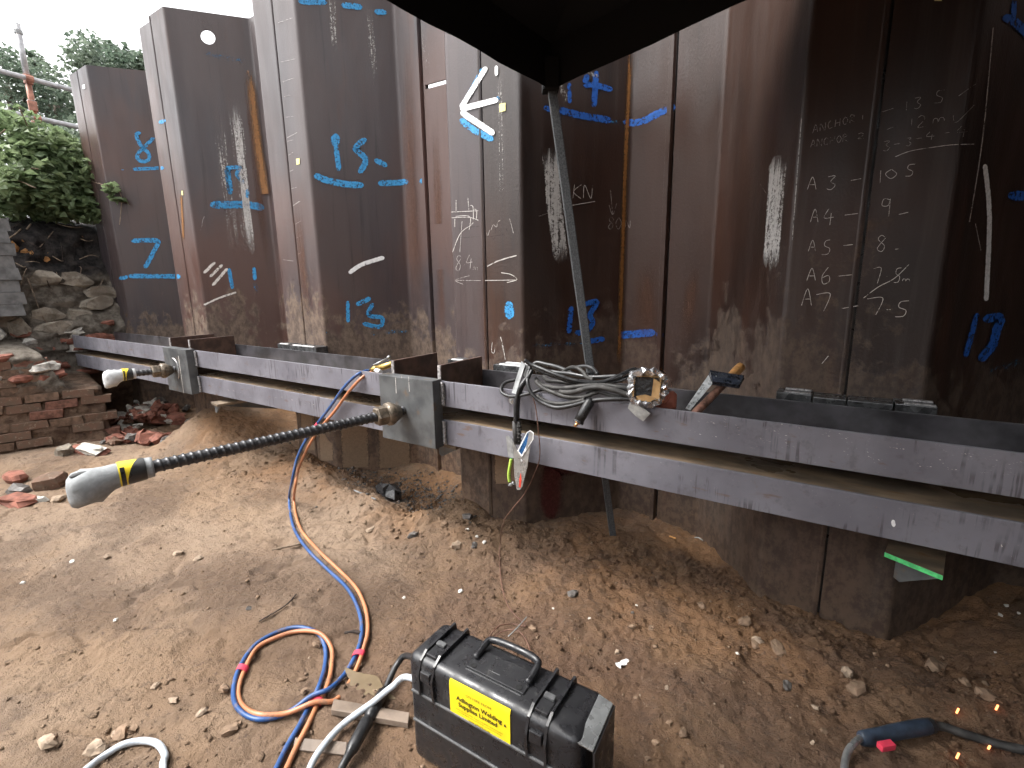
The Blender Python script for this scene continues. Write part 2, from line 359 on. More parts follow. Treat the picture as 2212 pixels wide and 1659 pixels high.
# ------------------------------------------------------------------ mesh helpers
def tag(o, label=None, cat=None, group=None, kind=None):
    if label: o['label'] = label
    if cat: o['category'] = cat
    if group: o['group'] = group
    if kind: o['kind'] = kind
    return o
def thing(name, loc, label, cat, group=None):
    o = bpy.data.objects.new(name, None); COL.objects.link(o); o.location = Vector([float(v) for v in loc]); o.empty_display_size = .05
    return tag(o, label, cat, group)
class MB:
    def __init__(s): s.v = []; s.f = []; s.uv = None
    def add(s, v, f):
        b = len(s.v); s.v += [tuple(map(float, p)) for p in v]; s.f += [tuple(i + b for i in q) for q in f]
    def box(s, c, size, rot=None):
        hx, hy, hz = [k / 2 for k in size]
        vs_ = [Vector((x, y, z)) for x in (-hx, hx) for y in (-hy, hy) for z in (-hz, hz)]
        if rot is not None: vs_ = [rot @ q for q in vs_]
        c = Vector([float(k) for k in c])
        s.add([q + c for q in vs_], [(0, 1, 3, 2), (4, 6, 7, 5), (0, 4, 5, 1), (2, 3, 7, 6), (0, 2, 6, 4), (1, 5, 7, 3)])
    def quadbox(s, q, thick):
        """prism from a 3-D polygon, thickened along its normal"""
        q = [Vector([float(k) for k in p]) for p in q]; n = Vector()
        for i in range(len(q)): n += q[i].cross(q[(i + 1) % len(q)])
        n.normalize(); k = len(q)
        vs_ = q + [p - n * thick for p in q]
        s.add(vs_, [tuple(range(k)), tuple(range(2 * k - 1, k - 1, -1))] + [(i, k + i, k + (i + 1) % k, (i + 1) % k) for i in range(k)])
    def tube(s, pts, rad, seg=10, caps=True, radii=None):
        P = [Vector([float(k) for k in p]) for p in pts]; n = len(P); up = None; rings = []
        for i, p in enumerate(P):
            t = (P[min(i + 1, n - 1)] - P[max(i - 1, 0)]).normalized()
            if up is None:
                up = Vector((0, 0, 1)) if abs(t.z) < .9 else Vector((1, 0, 0))
            a = (up - t * up.dot(t)).normalized(); b = t.cross(a); up = a
            r = radii[i] if radii else rad
            rings.append([p + (a * math.cos(k * math.tau / seg) + b * math.sin(k * math.tau / seg)) * r for k in range(seg)])
        vs_ = [q for r in rings for q in r]
        fs = [(i * seg + k, i * seg + (k + 1) % seg, (i + 1) * seg + (k + 1) % seg, (i + 1) * seg + k) for i in range(n - 1) for k in range(seg)]
        if caps: fs += [tuple(range(seg - 1, -1, -1)), tuple((n - 1) * seg + k for k in range(seg))]
        s.add(vs_, fs)
    def build(s, name, mat, parent=None, smooth=False, bevel=0, angle=None):
        off = parent_loc(parent)
        me = bpy.data.meshes.new(name)
        me.from_pydata([(p[0] - off.x, p[1] - off.y, p[2] - off.z) for p in s.v], [], s.f)
        if bevel or True:
            bm = bmesh.new(); bm.from_mesh(me); bmesh.ops.recalc_face_normals(bm, faces=bm.faces)
            if bevel: bmesh.ops.bevel(bm, geom=bm.edges[:], offset=bevel, segments=2, profile=.6, affect='EDGES', clamp_overlap=True)
            bm.to_mesh(me); bm.free()
        me.materials.append(MT[mat])
        if smooth: me.polygons.foreach_set('use_smooth', [True] * len(me.polygons))
        o = bpy.data.objects.new(name, me); COL.objects.link(o)
        if parent: o.parent = parent
        return o
def parent_loc(p):
    v = Vector((0, 0, 0))
    while p: v += p.location; p = p.parent
    return v
def place(o, loc):
    """give a finished top-level mesh an origin at its base"""
    loc = Vector([float(k) for k in loc]); o.data.transform(Matrix.Translation(-loc)); o.location = loc; return o
def spline(pts, step=4, closed=False):
    P = [np.array(p, float) for p in pts]; out = []
    n = len(P)
    for i in range(n - 1):
        p0 = P[max(i - 1, 0)]; p1 = P[i]; p2 = P[i + 1]; p3 = P[min(i + 2, n - 1)]
        k = max(1, int(np.linalg.norm((p2 - p1)[:2]) / step)) if step > 0 else 8
        for j in range(k):
            t = j / k
            out.append(.5 * ((2 * p1) + (-p0 + p2) * t + (2 * p0 - 5 * p1 + 4 * p2 - p3) * t * t + (-p0 + 3 * p1 - 3 * p2 + p3) * t ** 3))
    out.append(P[-1]); return out
def spline3(pts, k=8):
    P = [np.array(p, float) for p in pts]; out = []; n = len(P)
    for i in range(n - 1):
        p0 = P[max(i - 1, 0)]; p1 = P[i]; p2 = P[i + 1]; p3 = P[min(i + 2, n - 1)]
        for j in range(k):
            t = j / k
            out.append(.5 * ((2 * p1) + (-p0 + p2) * t + (2 * p0 - 5 * p1 + 4 * p2 - p3) * t * t + (-p0 + 3 * p1 - 3 * p2 + p3) * t ** 3))
    out.append(P[-1]); return out
def chunk_mesh(name, size, mat, jit=.22, seed=0, sub=1):
    rnd = random.Random(seed); bm = bmesh.new(); bmesh.ops.create_cube(bm, size=1.0)
    if sub: bmesh.ops.subdivide_edges(bm, edges=bm.edges[:], cuts=1, use_grid_fill=True)
    for v in bm.verts:
        k = 1.0
        if sub: k = 1.0 - .16 * (sum(abs(c) > .4 for c in v.co) - 1)
        v.co = Vector((v.co.x * size[0] * k + rnd.uniform(-1, 1) * jit * size[0] * .5, v.co.y * size[1] * k + rnd.uniform(-1, 1) * jit * size[1] * .5,
                       v.co.z * size[2] * k + rnd.uniform(-1, 1) * jit * size[2] * .5))
    me = bpy.data.meshes.new(name); bmesh.ops.recalc_face_normals(bm, faces=bm.faces); bm.to_mesh(me); bm.free(); me.materials.append(MT[mat]); return me
def put(name, me, loc, rot=(0, 0, 0), parent=None, scale=None):
    o = bpy.data.objects.new(name, me); COL.objects.link(o); loc = Vector([float(k) for k in loc])
    if parent: o.parent = parent; loc = loc - parent_loc(parent)
    o.location = loc; o.rotation_euler = rot
    if scale: o.scale = scale
    return o

# ------------------------------------------------------------------ ground
def ground():
    def lines(segs):
        out = []
        for a, b, st in segs:
            k = max(1, int(round((b - a) / st))); out += [a + (b - a) * i / k for i in range(k)]
        return out + [segs[-1][1]]
    xs = np.array(lines([(-200, -60, 20), (-60, -20, 5), (-20, -7, .8), (-7, -2.6, .016), (-2.6, .9, .0068), (.9, 2, .02), (2, 8, .5), (8, 60, 6), (60, 200, 20)]))
    ys = np.array(lines([(-200, -60, 20), (-60, -8, 5), (-8, -1, .5), (-1, .3, .025), (.3, 2.35, .0068), (2.35, 2.8, .015), (2.8, 12, .8), (12, 60, 6), (60, 200, 20)]))
    X, Y = np.meshgrid(xs, ys); Z = G(X, Y)
    nx, ny = len(xs), len(ys)
    co = np.stack([X, Y, Z], -1).reshape(-1, 3)
    i = np.arange(nx * ny).reshape(ny, nx)
    q = np.stack([i[:-1, :-1], i[:-1, 1:], i[1:, 1:], i[1:, :-1]], -1).reshape(-1, 4)
    me = bpy.data.meshes.new('ground'); me.vertices.add(len(co)); me.vertices.foreach_set('co', co.astype(np.float32).ravel())
    me.loops.add(q.size); me.loops.foreach_set('vertex_index', q.astype(np.int32).ravel())
    me.polygons.add(len(q)); me.polygons.foreach_set('loop_start', np.arange(0, q.size, 4, dtype=np.int32))
    me.polygons.foreach_set('use_smooth', np.ones(len(q), bool))
    me.update(calc_edges=True); me.materials.append(MT['soil'])
    o = bpy.data.objects.new('ground', me); COL.objects.link(o); o['kind'] = 'structure'
ground()

# ------------------------------------------------------------------ sheet pile wall
YO, YI, PER, X0, HW, TH = 2.174, 2.652, 1.634, 0.044, 0.225, 0.013
def fillet(P, r=.016, k=4):
    out = [P[0]]
    for i in range(1, len(P) - 1):
        p, a, b = np.array(P[i]), np.array(P[i - 1]), np.array(P[i + 1])
        s0 = p + (a - p) / np.linalg.norm(a - p) * r; s1 = p + (b - p) / np.linalg.norm(b - p) * r
        for j in range(k + 1):
            t = j / k; out.append(tuple((1 - t) ** 2 * s0 + 2 * t * (1 - t) * p + t * t * s1))
    out.append(P[-1]); return out
PILES = []      # (root, ztop)
SEG = []        # x0,y0,x1,y1,ztop,pile index
def pile(i0, top, label):
    """i0 counts half periods: even = starts at an out-pan lock, odd = starts at an in-pan lock"""
    xa = X0 + i0 * PER / 2; xb = xa + PER / 2
    ya, yb = (YO, YI) if i0 % 2 == 0 else (YI, YO)
    P = fillet([(xa + .004, ya), (xa + HW, ya), (xb - HW, yb), (xb - .004, yb)])
    root = thing('sheet_pile', ((xa + xb) / 2, (ya + yb) / 2, -.15), label, 'sheet pile', 'steel sheet piles of the wall')
    m = MB(); n = len(P); zb = -.7
    nrm = []
    for j in range(n):
        a = np.array(P[max(j - 1, 0)]); b = np.array(P[min(j + 1, n - 1)]); t = (b - a) / np.linalg.norm(b - a); nrm.append(np.array([-t[1], t[0]]))
    back = [np.array(P[j]) + nrm[j] * TH for j in range(n)]
    vs_ = [(*P[j], z) for j in range(n) for z in (zb, top)] + [(*back[j], z) for j in range(n) for z in (zb, top)]
    fs = []
    for j in range(n - 1):
        a = 2 * j; fs.append((a, a + 2, a + 3, a + 1)); c = 2 * n + 2 * j; fs.append((c, c + 1, c + 3, c + 2)); fs.append((a + 1, a + 3, c + 3, c + 1))
    fs.append((0, 1, 2 * n + 1, 2 * n)); fs.append((2 * n - 2, 4 * n - 2, 4 * n - 1, 2 * n - 1))
    pm0 = 'pile_wet_shade' if i0 >= -2 else 'pile'
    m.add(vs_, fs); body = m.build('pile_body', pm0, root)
    # interlock: the clutch bead along the left edge of this pile, with the dark slot beside it
    out = i0 % 2 == 0
    m = MB(); yl = ya; w = .018 if out else .034; pr = .004 if out else .018
    prof = [(-.010, .020), (-.0085, -.0005)] if out else [(-.010, .020), (-.008, .004)]
    prof = [(xa - .006 - w, yl + .001), (xa - .006 - w + .006, yl - pr), (xa - .013, yl - pr), (xa - .007, yl - pr * .4), (xa - .006, yl + .02), (xa - .006 - w, yl + .02)]
    k = len(prof)
    m.add([(*p, z) for p in prof for z in (zb, top - .002)], [(2 * a, 2 * ((a + 1) % k), 2 * ((a + 1) % k) + 1, 2 * a + 1) for a in range(k)] + [tuple(2 * a + 1 for a in range(k))])
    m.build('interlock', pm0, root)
    m = MB(); m.box((xa, yl + .022, (zb + top - .01) / 2), (.05, .004, top - .01 - zb)); m.build('interlock_slot', 'rubber', root)
    idx = len(PILES); PILES.append((root, body))
    for j in range(n - 1): SEG.append((*P[j], *P[j + 1], top, idx))
    return root, body
TOPS = {-9: 3.30, -8: 3.30, -7: 3.30, -6: 3.34, -5: 3.40, -4: 4.3, -3: 4.35, -2: 4.3, -1: 4.3, 0: 4.3, 1: 4.3, 2: 4.3}
LBL = {-9: 'short end sheet pile beside the overgrown bank, half hidden', -8: 'brown sheet pile painted with a blue 8 and blue 7',
       -7: 'sheet pile tucked behind the pile with a round hole, mostly hidden', -6: 'sheet pile with a round hole near its top and white wash streaks',
       -5: 'sheet pile turned away between the round-hole pile and the tall ticked pile', -4: 'tall sheet pile with blue 14 and 13 and a short white slash',
       -3: 'narrow-looking sheet pile with a bright slot, left of the white arrow', -2: 'sheet pile behind the leaning pole with blue 14, KN and an orange rust line',
       -1: 'dark sheet pile with a bright scraped white patch and ANCHOR in chalk', 0: 'dark sheet pile with chalked numbers 13.5 and 12 and blue marks at right',
       1: 'sheet pile at the far right edge of the wall', 2: 'sheet pile beyond the right edge of the wall'}
for i in range(-9, 3): pile(i, TOPS[i], LBL[i])
IDX = {i: i + 9 for i in range(-9, 3)}
SEGA = np.array(SEG)
def cast(px, py, off=.0018):
    r = ray(px, py); ox, oy = CAM[0], CAM[1]
    ex = SEGA[:, 2] - SEGA[:, 0]; ey = SEGA[:, 3] - SEGA[:, 1]
    den = r[0] * ey - r[1] * ex
    qx = SEGA[:, 0] - ox; qy = SEGA[:, 1] - oy
    with np.errstate(all='ignore'):
        t = (qx * ey - qy * ex) / den; s = (qx * r[1] - qy * r[0]) / den
    z = CAM[2] + t * r[2]
    ok = (t > 0) & (s >= -1e-4) & (s <= 1 + 1e-4) & (z < SEGA[:, 4]) & np.isfinite(t)
    if not ok.any(): return None
    t = np.where(ok, t, 1e9); j = int(np.argmin(t))
    n = np.array([SEGA[j, 3] - SEGA[j, 1], -(SEGA[j, 2] - SEGA[j, 0]), 0.0]); n /= np.linalg.norm(n)
    if n @ r > 0: n = -n
    return CAM + r * t[j] + n * off, int(SEGA[j, 5])
def cut(body, cutter_bm):
    me = bpy.data.meshes.new('c'); cutter_bm.to_mesh(me); cutter_bm.free(); c = bpy.data.objects.new('c', me); COL.objects.link(c)
    md = body.modifiers.new('b', 'BOOLEAN'); md.object = c; md.operation = 'DIFFERENCE'; md.solver = 'EXACT'
    dg = bpy.context.evaluated_depsgraph_get(); new = bpy.data.meshes.new_from_object(body.evaluated_get(dg))
    body.modifiers.clear(); old = body.data; body.data = new; bpy.data.meshes.remove(old); bpy.data.objects.remove(c); bpy.data.meshes.remove(me)
h, ip = cast(449, 80)
bm = bmesh.new(); d_ = Vector((-.80, 1, 0)).normalized()
nf = Vector((YI - YO, -(PER / 2 - 2 * HW), 0)).normalized()
bmesh.ops.create_cone(bm, cap_ends=True, segments=28, radius1=.052, radius2=.052, depth=.4, matrix=Matrix.Translation(Vector(h)) @ nf.to_track_quat('Z', 'Y').to_matrix().to_4x4())
cut(PILES[ip][1], bm)
# slot burnt through the in-pan left of the white arrow
a_ = cast(923, 187); b_ = cast(963, 176)
bm = bmesh.new(); pa, pb = Vector(a_[0]), Vector(b_[0]); mid = (pa + pb) / 2; dx = (pb - pa)
rot = dx.to_track_quat('X', 'Z').to_matrix().to_4x4()
bmesh.ops.create_cube(bm, size=1, matrix=Matrix.Translation(mid) @ rot @ Matrix.Diagonal((dx.length * 1.25, .3, .026, 1)))
cut(PILES[a_[1]][1], bm)

# ------------------------------------------------------------------ paint and chalk skins
S = .26856
CR = {c: (x * .54004, y * .54004) for c, (x, y) in dict(a=(0, 0), b=(1000, 0), c=(2000, 0), d=(2996, 0), e=(0, 750), f=(1000, 750), g=(2000, 750), h=(2996, 750),
      i=(0, 1500), j=(1000, 1500), k=(2000, 1500), l=(2996, 1500), m=(0, 2247), n=(1000, 2247), o=(2000, 2247), p=(2996, 2247)).items()}
def K(c, x, y): return (CR[c][0] + x * S, CR[c][1] + y * S)
LAYER = [0]
def skinmark(name, crop, lines, mat, surf=cast, parent=None, layer=0):
    """lines: list of (points, width) in crop pixels; one mesh object lying on the steel"""
    if len(lines) > 1 and mat in ('blue', 'blue_deep', 'blue_faint', 'white_paint', 'limewash', 'limewash_bright', 'rust_run', 'rust_faint'):
        for ln in lines: skinmark(name, crop, [ln], mat, surf, parent, layer)
        return
    if mat in ('blue', 'blue_deep'): skinmark('overspray', crop, [(p_, w_ * 1.6) for p_, w_ in lines], 'blue_haze', surf, parent, layer)
    V, Fc, UV = [], [], []; par = parent; LAYER[0] = (LAYER[0] + 1) % 5
    off = .0014 + .0004 * LAYER[0] + .0026 * layer
    for pts, w in lines:
        P = [K(crop, *p) if crop else p for p in pts]; wd = w * (S if crop else 1) * (1.45 if mat in ('blue', 'blue_deep') else 1.15 if mat[:4] == 'blue' else 1)
        sp = spline(P, 2.5); n = len(sp)
        L = [0]
        for a in range(1, n): L.append(L[-1] + np.linalg.norm(sp[a] - sp[a - 1]))
        prev = None
        for a in range(n):
            t = sp[min(a + 1, n - 1)] - sp[max(a - 1, 0)]; t = t / (np.linalg.norm(t) + 1e-9); nn = np.array([-t[1], t[0]])
            e = min(L[a], L[-1] - L[a]); hw = wd / 2
            k = math.sqrt(max(0.04, 1 - (1 - min(1, e / hw)) ** 2)) if hw > .6 and mat != 'mud_skin' else 1
            A = surf(*(sp[a] + nn * hw * k), off); B = surf(*(sp[a] - nn * hw * k), off)
            if A is None or B is None: continue
            if par is None: par = PILES[A[1]][0]
            if np.linalg.norm(A[0] - B[0]) > max(.05, wd * .014): continue
            b = len(V); V += [A[0], B[0]]; u = L[a] / L[-1]
            uvp = [(u, -1), (u, 1)]
            if prev is not None and np.linalg.norm(A[0] - V[prev]) < .08 and np.linalg.norm(B[0] - V[prev + 1]) < .08:
                Fc.append((prev, b, b + 1, prev + 1)); UV.append([(pu, -1), (u, -1), (u, 1), (pu, 1)])
            prev = b; pu = u
    if not Fc: return None
    runs = [[0]]
    for fi in range(1, len(Fc)):
        if Fc[fi][0] == Fc[fi - 1][1]: runs[-1].append(fi)
        else: runs.append([fi])
    if len(lines) == 1 and len(runs) > 1:       # a stroke that crosses a step in the wall: one object for each piece
        for rn in runs:
            if len(rn) < 3: continue
            sub = sorted({i for fi in rn for i in Fc[fi]}); ix = {v: k for k, v in enumerate(sub)}
            flat(name, [V[i] for i in sub], [tuple(ix[i] for i in Fc[fi]) for fi in rn], [UV[fi] for fi in rn], mat, par)
        return None
    o = flat(name, V, Fc, UV, mat, par)
    if len(lines) > 1: o['kind'] = 'stuff'
    return o
def flat(name, V, Fc, UV, mat, par):
    off_ = parent_loc(par); me = bpy.data.meshes.new(name)
    me.from_pydata([tuple(np.array(v) - np.array(off_)) for v in V], [], Fc)
    ul = me.uv_layers.new(name='UVMap')
    for fi, p in enumerate(me.polygons):
        for li, q in zip(p.loop_indices, UV[fi]): ul.data[li].uv = q
    me.materials.append(MT[mat]); o = bpy.data.objects.new(name, me); COL.objects.link(o); o.parent = par
    return o

# blue spray paint -----------------------------------------------------------
sk = skinmark
sk('painted_line', 'a', [([(1640, 425), (1800, 465), (1980, 490)], 62)], 'blue_faint')
sk('painted_number', 'a', [([(1240, 1105), (1180, 1165), (1120, 1225), (1105, 1270), (1150, 1300), (1200, 1280), (1190, 1225), (1150, 1190), (1112, 1130), (1098, 1080), (1135, 1068)], 34)], 'blue')
sk('painted_line', 'a', [([(1068, 1362), (1320, 1350)], 30), ([(978, 1365), (996, 1366)], 24)], 'blue')
sk('painted_number', 'a', [([(1825, 1345), (1855, 1565)], 52), ([(1815, 1350), (1930, 1350), (1905, 1400), (1965, 1475)], 34), ([(1990, 1520), (1992, 1595)], 32)], 'blue')
sk('painted_line', 'e', [([(1690, 140), (1990, 140), (2125, 165)], 66)], 'blue')
sk('painted_mark', 'a', [([(1280, 990), (1335, 965)], 36)], 'blue')
sk('painted_number', 'e', [([(1055, 430), (1260, 428), (1250, 490), (1165, 650)], 42)], 'blue')
sk('painted_line', 'e', [([(1035, 712), (1455, 715)], 40), ([(960, 735), (1030, 716)], 36)], 'blue')
sk('painted_number', 'e', [([(1840, 650), (1872, 815)], 34), ([(2040, 640), (2052, 745)], 34)], 'blue')
sk('painted_mark', 'e', [([(2040, 760), (2075, 840)], 60)], 'blue_faint')
sk('painted_line', 'b', [([(390, 10), (620, 20)], 54), ([(735, 40), (905, 60)], 56), ([(1000, 95), (1100, 102)], 50)], 'blue')
sk('painted_number', 'b', [([(685, 1075), (690, 1180)], 84), ([(690, 1170), (716, 1375)], 46), ([(935, 1115), (850, 1190), (910, 1255), (930, 1300), (880, 1395)], 54), ([(1000, 1285), (1105, 1335)], 46)], 'blue')
sk('painted_line', 'b', [([(515, 1405), (600, 1445), (760, 1480), (915, 1490)], 58), ([(1030, 1475), (1180, 1470), (1275, 1460)], 52), ([(1365, 1460), (1408, 1462)], 70)], 'blue')
sk('painted_arrow', 'b', [([(1875, 550), (1820, 660), (1700, 870)], 44), ([(1690, 960), (1810, 1050), (1960, 1125)], 58), ([(1985, 785), (2012, 795)], 44)], 'blue')
sk('painted_arrow', 'b', [([(1905, 540), (1700, 870)], 54), ([(1695, 880), (2000, 802)], 64), ([(1700, 900), (1970, 1080)], 66), ([(1985, 530), (1987, 612)], 36)], 'white_paint', layer=1)
sk('painted_slash', 'f', [([(795, 690), (900, 620), (1080, 562)], 46)], 'white_paint')
sk('painted_number', 'f', [([(785, 912), (790, 1085)], 34), ([(855, 945), (970, 887)], 46), ([(990, 930), (952, 1025), (1060, 1050), (1040, 1120), (905, 1092)], 38)], 'blue')
sk('painted_line', 'f', [([(610, 1170), (665, 1176)], 42), ([(965, 1175), (1045, 1182)], 40), ([(1090, 1166), (1268, 1150)], 46)], 'blue_faint')
sk('painted_mark', 'f', [([(2080, 915), (2092, 1058)], 84)], 'blue')
sk('painted_number', 'c', [([(555, 668), (560, 832)], 34), ([(700, 598), (688, 680), (750, 684), (905, 722)], 52), ([(772, 570), (755, 862)], 52)], 'blue_deep')
sk('painted_line', 'c', [([(350, 870), (450, 880), (650, 930), (895, 970)], 62), ([(990, 985), (1130, 980), (1300, 900), (1412, 850)], 62)], 'blue_deep')
sk('painted_line', 'c', [([(880, 975), (1000, 988)], 50)], 'blue_faint')
sk('painted_number', 'g', [([(572, 955), (552, 1172)], 46), ([(665, 945), (775, 920), (725, 1020), (742, 1085), (690, 1160), (600, 1168)], 48)], 'blue_deep')
sk('painted_line', 'g', [([(950, 1188), (1250, 1165)], 66), ([(1256, 1182), (1322, 1182)], 64), ([(690, 1242), (842, 1215)], 48)], 'blue_deep')
sk('painted_line', 'g', [([(240, 1262), (480, 1262), (690, 1244)], 44)], 'blue_faint')
sk('painted_mark', 'h', [([(2075, 70), (2300, 62)], 84)], 'blue_deep')
sk('painted_number', 'h', [([(1832, 1010), (1735, 1362)], 50), ([(1875, 1065), (2015, 1045), (1985, 1150), (1950, 1270), (1845, 1395)], 76)], 'blue_deep')
sk('painted_line', 'h', [([(1900, 1500), (2040, 1440), (2190, 1390)], 80)], 'blue_faint')
sk('painted_mark', 'd', [([(2132, -40), (2120, 150)], 44), ([(2030, 160), (2110, 165), (2260, 300)], 84)], 'blue_deep')
# washes, scrapes and rust runs ---------------------------------------------------
sk('wash_streak', None, [([(500, 205), (518, 330), (536, 570)], 74), ([(470, 250), (490, 400), (508, 560)], 60)], 'limewash')
sk('wash_streak', None, [([(507, 225), (527, 400), (545, 550)], 26)], 'limewash_bright')
sk('wash_streak', None, [([(1186, 320), (1196, 430), (1212, 570)], 52)], 'limewash_bright')
sk('wash_streak', None, [([(1207, 175), (1225, 225)], 30), ([(1255, 150), (1300, 170)], 20)], 'limewash')
sk('wash_streak', None, [([(1683, 335), (1665, 585)], 54)], 'limewash_bright')
sk('wash_streak', None, [([(2126, 355), (2136, 470), (2129, 650)], 14)], 'white_paint')
sk('wash_streak', None, [([(718, -10), (720, 60), (728, 120)], 44), ([(798, 10), (804, 110), (813, 185)], 38)], 'limewash')
sk('wash_streak', None, [([(1080, 155), (1085, 450)], 22)], 'limewash')
sk('wash_streak', None, [([(915, 60), (925, 165)], 30), ([(952, 80), (958, 165)], 20)], 'limewash')
sk('rust_run', None, [([(538, 150), (560, 330), (586, 500), (598, 620)], 30)], 'rust_run')
sk('rust_run', None, [([(1362, 110), (1352, 330), (1346, 500), (1336, 800)], 17)], 'rust_run')
sk('rust_run', None, [([(392, 420), (397, 520)], 9)], 'rust_run')
sk('rust_run', None, [([(528, 120), (560, 420), (585, 620)], 34)], 'rust_faint')
sk('rust_run', None, [([(878, 70), (886, 330), (902, 740)], 52), ([(938, 200), (946, 420), (955, 740)], 38)], 'rust_faint')
sk('rust_run', None, [([(640, 420), (668, 720)], 44), ([(1400, 560), (1395, 760)], 90), ([(1500, 560), (1480, 740)], 60)], 'rust_faint')
sk('rust_run', None, [([(262, 590), (275, 720)], 26)], 'rust_faint')
sk('mud_coat', None, [([(1027, 960), (1030, 1110)], 64)], 'mud_skin')
sk('mud_coat', None, [([(1096, 965), (1098, 1130)], 68)], 'mud_skin')
sk('mud_coat', None, [([(664, 885), (668, 990)], 36)], 'mud_skin')
sk('mud_coat', None, [([(702, 890), (706, 995)], 36)], 'mud_skin')
sk('mud_coat', None, [([(765, 905), (768, 1010)], 72)], 'mud_skin')
sk('mud_coat', None, [([(850, 925), (853, 1010)], 84)], 'mud_skin')
sk('primer_patch', None, [([(1255, 1010), (1195, 1010), (1190, 1120)], 80)], 'primer')
sk('scraped_edge', None, [([(2143, 60), (2120, 300), (2092, 480)], 5), ([(1733, 250), (1712, 520)], 3)], 'chalk_thin')

# chalk writing -------------------------------------------------------------------
GL = {'A': [[(0, 1), (.5, 0), (.95, 1)], [(.22, .62), (.8, .60)]], 'N': [[(0, 1), (.05, 0), (.85, 1), (.95, 0)]], 'C': [[(.9, .15), (.5, 0), (.08, .4), (.3, .95), (.95, .85)]],
      'H': [[(.08, 0), (0, 1)], [(.9, 0), (.85, 1)], [(.05, .5), (.9, .5)]], 'O': [[(.5, 0), (.05, .45), (.45, 1), (.95, .5), (.5, 0)]],
      'R': [[(0, 1), (.05, 0), (.8, .2), (.1, .5), (.9, 1)]], '1': [[(.5, 0), (.5, 1)]], '2': [[(.05, .2), (.5, 0), (.8, .3), (.1, 1), (.95, .9)]],
      '3': [[(.05, .08), (.85, 0), (.4, .42), (.9, .65), (.5, 1), (0, .95)]], '4': [[(.45, 0), (.05, .55), (.98, .5)], [(.7, .25), (.62, 1)]],
      '5': [[(.95, 0), (.35, .08), (.25, .4), (.75, .6), (.6, .95), (0, 1)]], '6': [[(.7, 0), (.15, .55), (.3, 1), (.85, .85), (.75, .5), (.15, .65)]],
      '7': [[(0, .05), (.9, 0), (.55, 1)]], '8': [[(.85, .12), (.45, 0), (.15, .25), (.8, .65), (.55, 1), (.1, .8), (.9, .15)]], '9': [[(.85, .1), (.3, .05), (.15, .4), (.7, .4), (.85, .05), (.8, 1)]],
      '0': [[(.5, 0), (.05, .5), (.5, 1), (.95, .5), (.5, 0)]], '-': [[(0, .55), (1, .5)]], '.': [[(.4, .95), (.6, .9)]], 'K': [[(.1, 0), (0, 1)], [(.85, 0), (.05, .5), (.9, 1)]],
      'm': [[(0, 1), (.1, .4), (.4, .5), (.45, .95), (.6, .45), (.9, .5), (1, 1)]], 'v': [[(0, .6), (.2, 1), (1, 0)]], '/': [[(0, 1), (1, 0)]], 'k': [[(.1, 0), (0, 1)], [(.8, .4), (.05, .7), (.9, 1)]]}
def chalk(crop, items, w=9, mat='chalk', name='chalk_writing'):
    """items: (text, x, y, char width, height, advance, slope)"""
    lines = []
    for text, x, y, cw, hh, adv, slope in items:
        for i, ch in enumerate(text):
            if ch == ' ': continue
            for st in GL[ch]:
                lines.append(([(x + i * adv + p[0] * cw - p[1] * hh * .06, y + (i * adv + p[0] * cw) * slope + p[1] * hh) for p in st], w * .85))
    return skinmark(name, crop, lines, mat)
chalk('d', [('ANCHOR', 515, 1010, 44, 64, 60, -.27), ('1', 905, 925, 20, 40, 20, 0)], 9, 'chalk_thin')
chalk('d', [('ANCHOR', 498, 1130, 40, 60, 52, -.18), ('2', 875, 1070, 60, 46, 50, 0)], 9, 'chalk_thin')
chalk('d', [('-', 1070, 870, 95, 60, 50, -.3), ('1', 1250, 810, 40, 80, 20, 0), ('3', 1330, 785, 60, 90, 20, 0), ('5', 1490, 725, 90, 105, 20, 0), ('/', 1690, 675, 130, 100, 20, 0)], 9, 'chalk_thin')
chalk('d', [('-', 1110, 1010, 75, 60, 50, -.35), ('1', 1290, 955, 40, 75, 20, 0), ('2', 1355, 930, 75, 95, 20, 0), ('m', 1480, 935, 95, 60, 20, -.2), ('v', 1645, 845, 160, 140, 20, 0)], 9, 'chalk_thin')
chalk('d', [('3', 1080, 1135, 60, 80, 20, 0), ('-', 1165, 1130, 50, 60, 20, -.1), ('3', 1265, 1110, 45, 65, 20, 0), ('-', 1345, 1085, 45, 60, 20, -.1), ('4', 1425, 1060, 70, 70, 20, 0), ('-', 1570, 1040, 45, 60, 20, -.1), ('4', 1670, 1015, 85, 90, 20, 0)], 9, 'chalk_thin')
sk('chalk_writing', 'd', [([(1175, 1262), (1300, 1215), (1480, 1185), (1640, 1165), (1810, 1160)], 9)], 'chalk')
chalk('d', [('A', 475, 1425, 75, 100, 20, 0), ('3', 630, 1415, 75, 110, 20, 0), ('-', 820, 1420, 85, 60, 20, -.15), ('1', 1040, 1370, 40, 105, 20, 0), ('0', 1095, 1362, 100, 75, 20, 0), ('5', 1260, 1320, 80, 98, 20, 0)], 10)
chalk('h', [('A', 500, 175, 65, 105, 20, 0), ('4', 605, 170, 85, 135, 20, 0), ('-', 770, 190, 110, 60, 20, -.1), ('9', 1060, 85, 90, 150, 20, 0), ('-', 1205, 185, 80, 60, 20, -.2)], 10)
chalk('h', [('A', 482, 425, 62, 90, 20, 0), ('5', 590, 420, 85, 120, 20, 0), ('-', 760, 435, 80, 60, 20, -.08), ('8', 1030, 385, 80, 130, 20, 0), ('-', 1175, 465, 50, 60, 20, -.1)], 10)
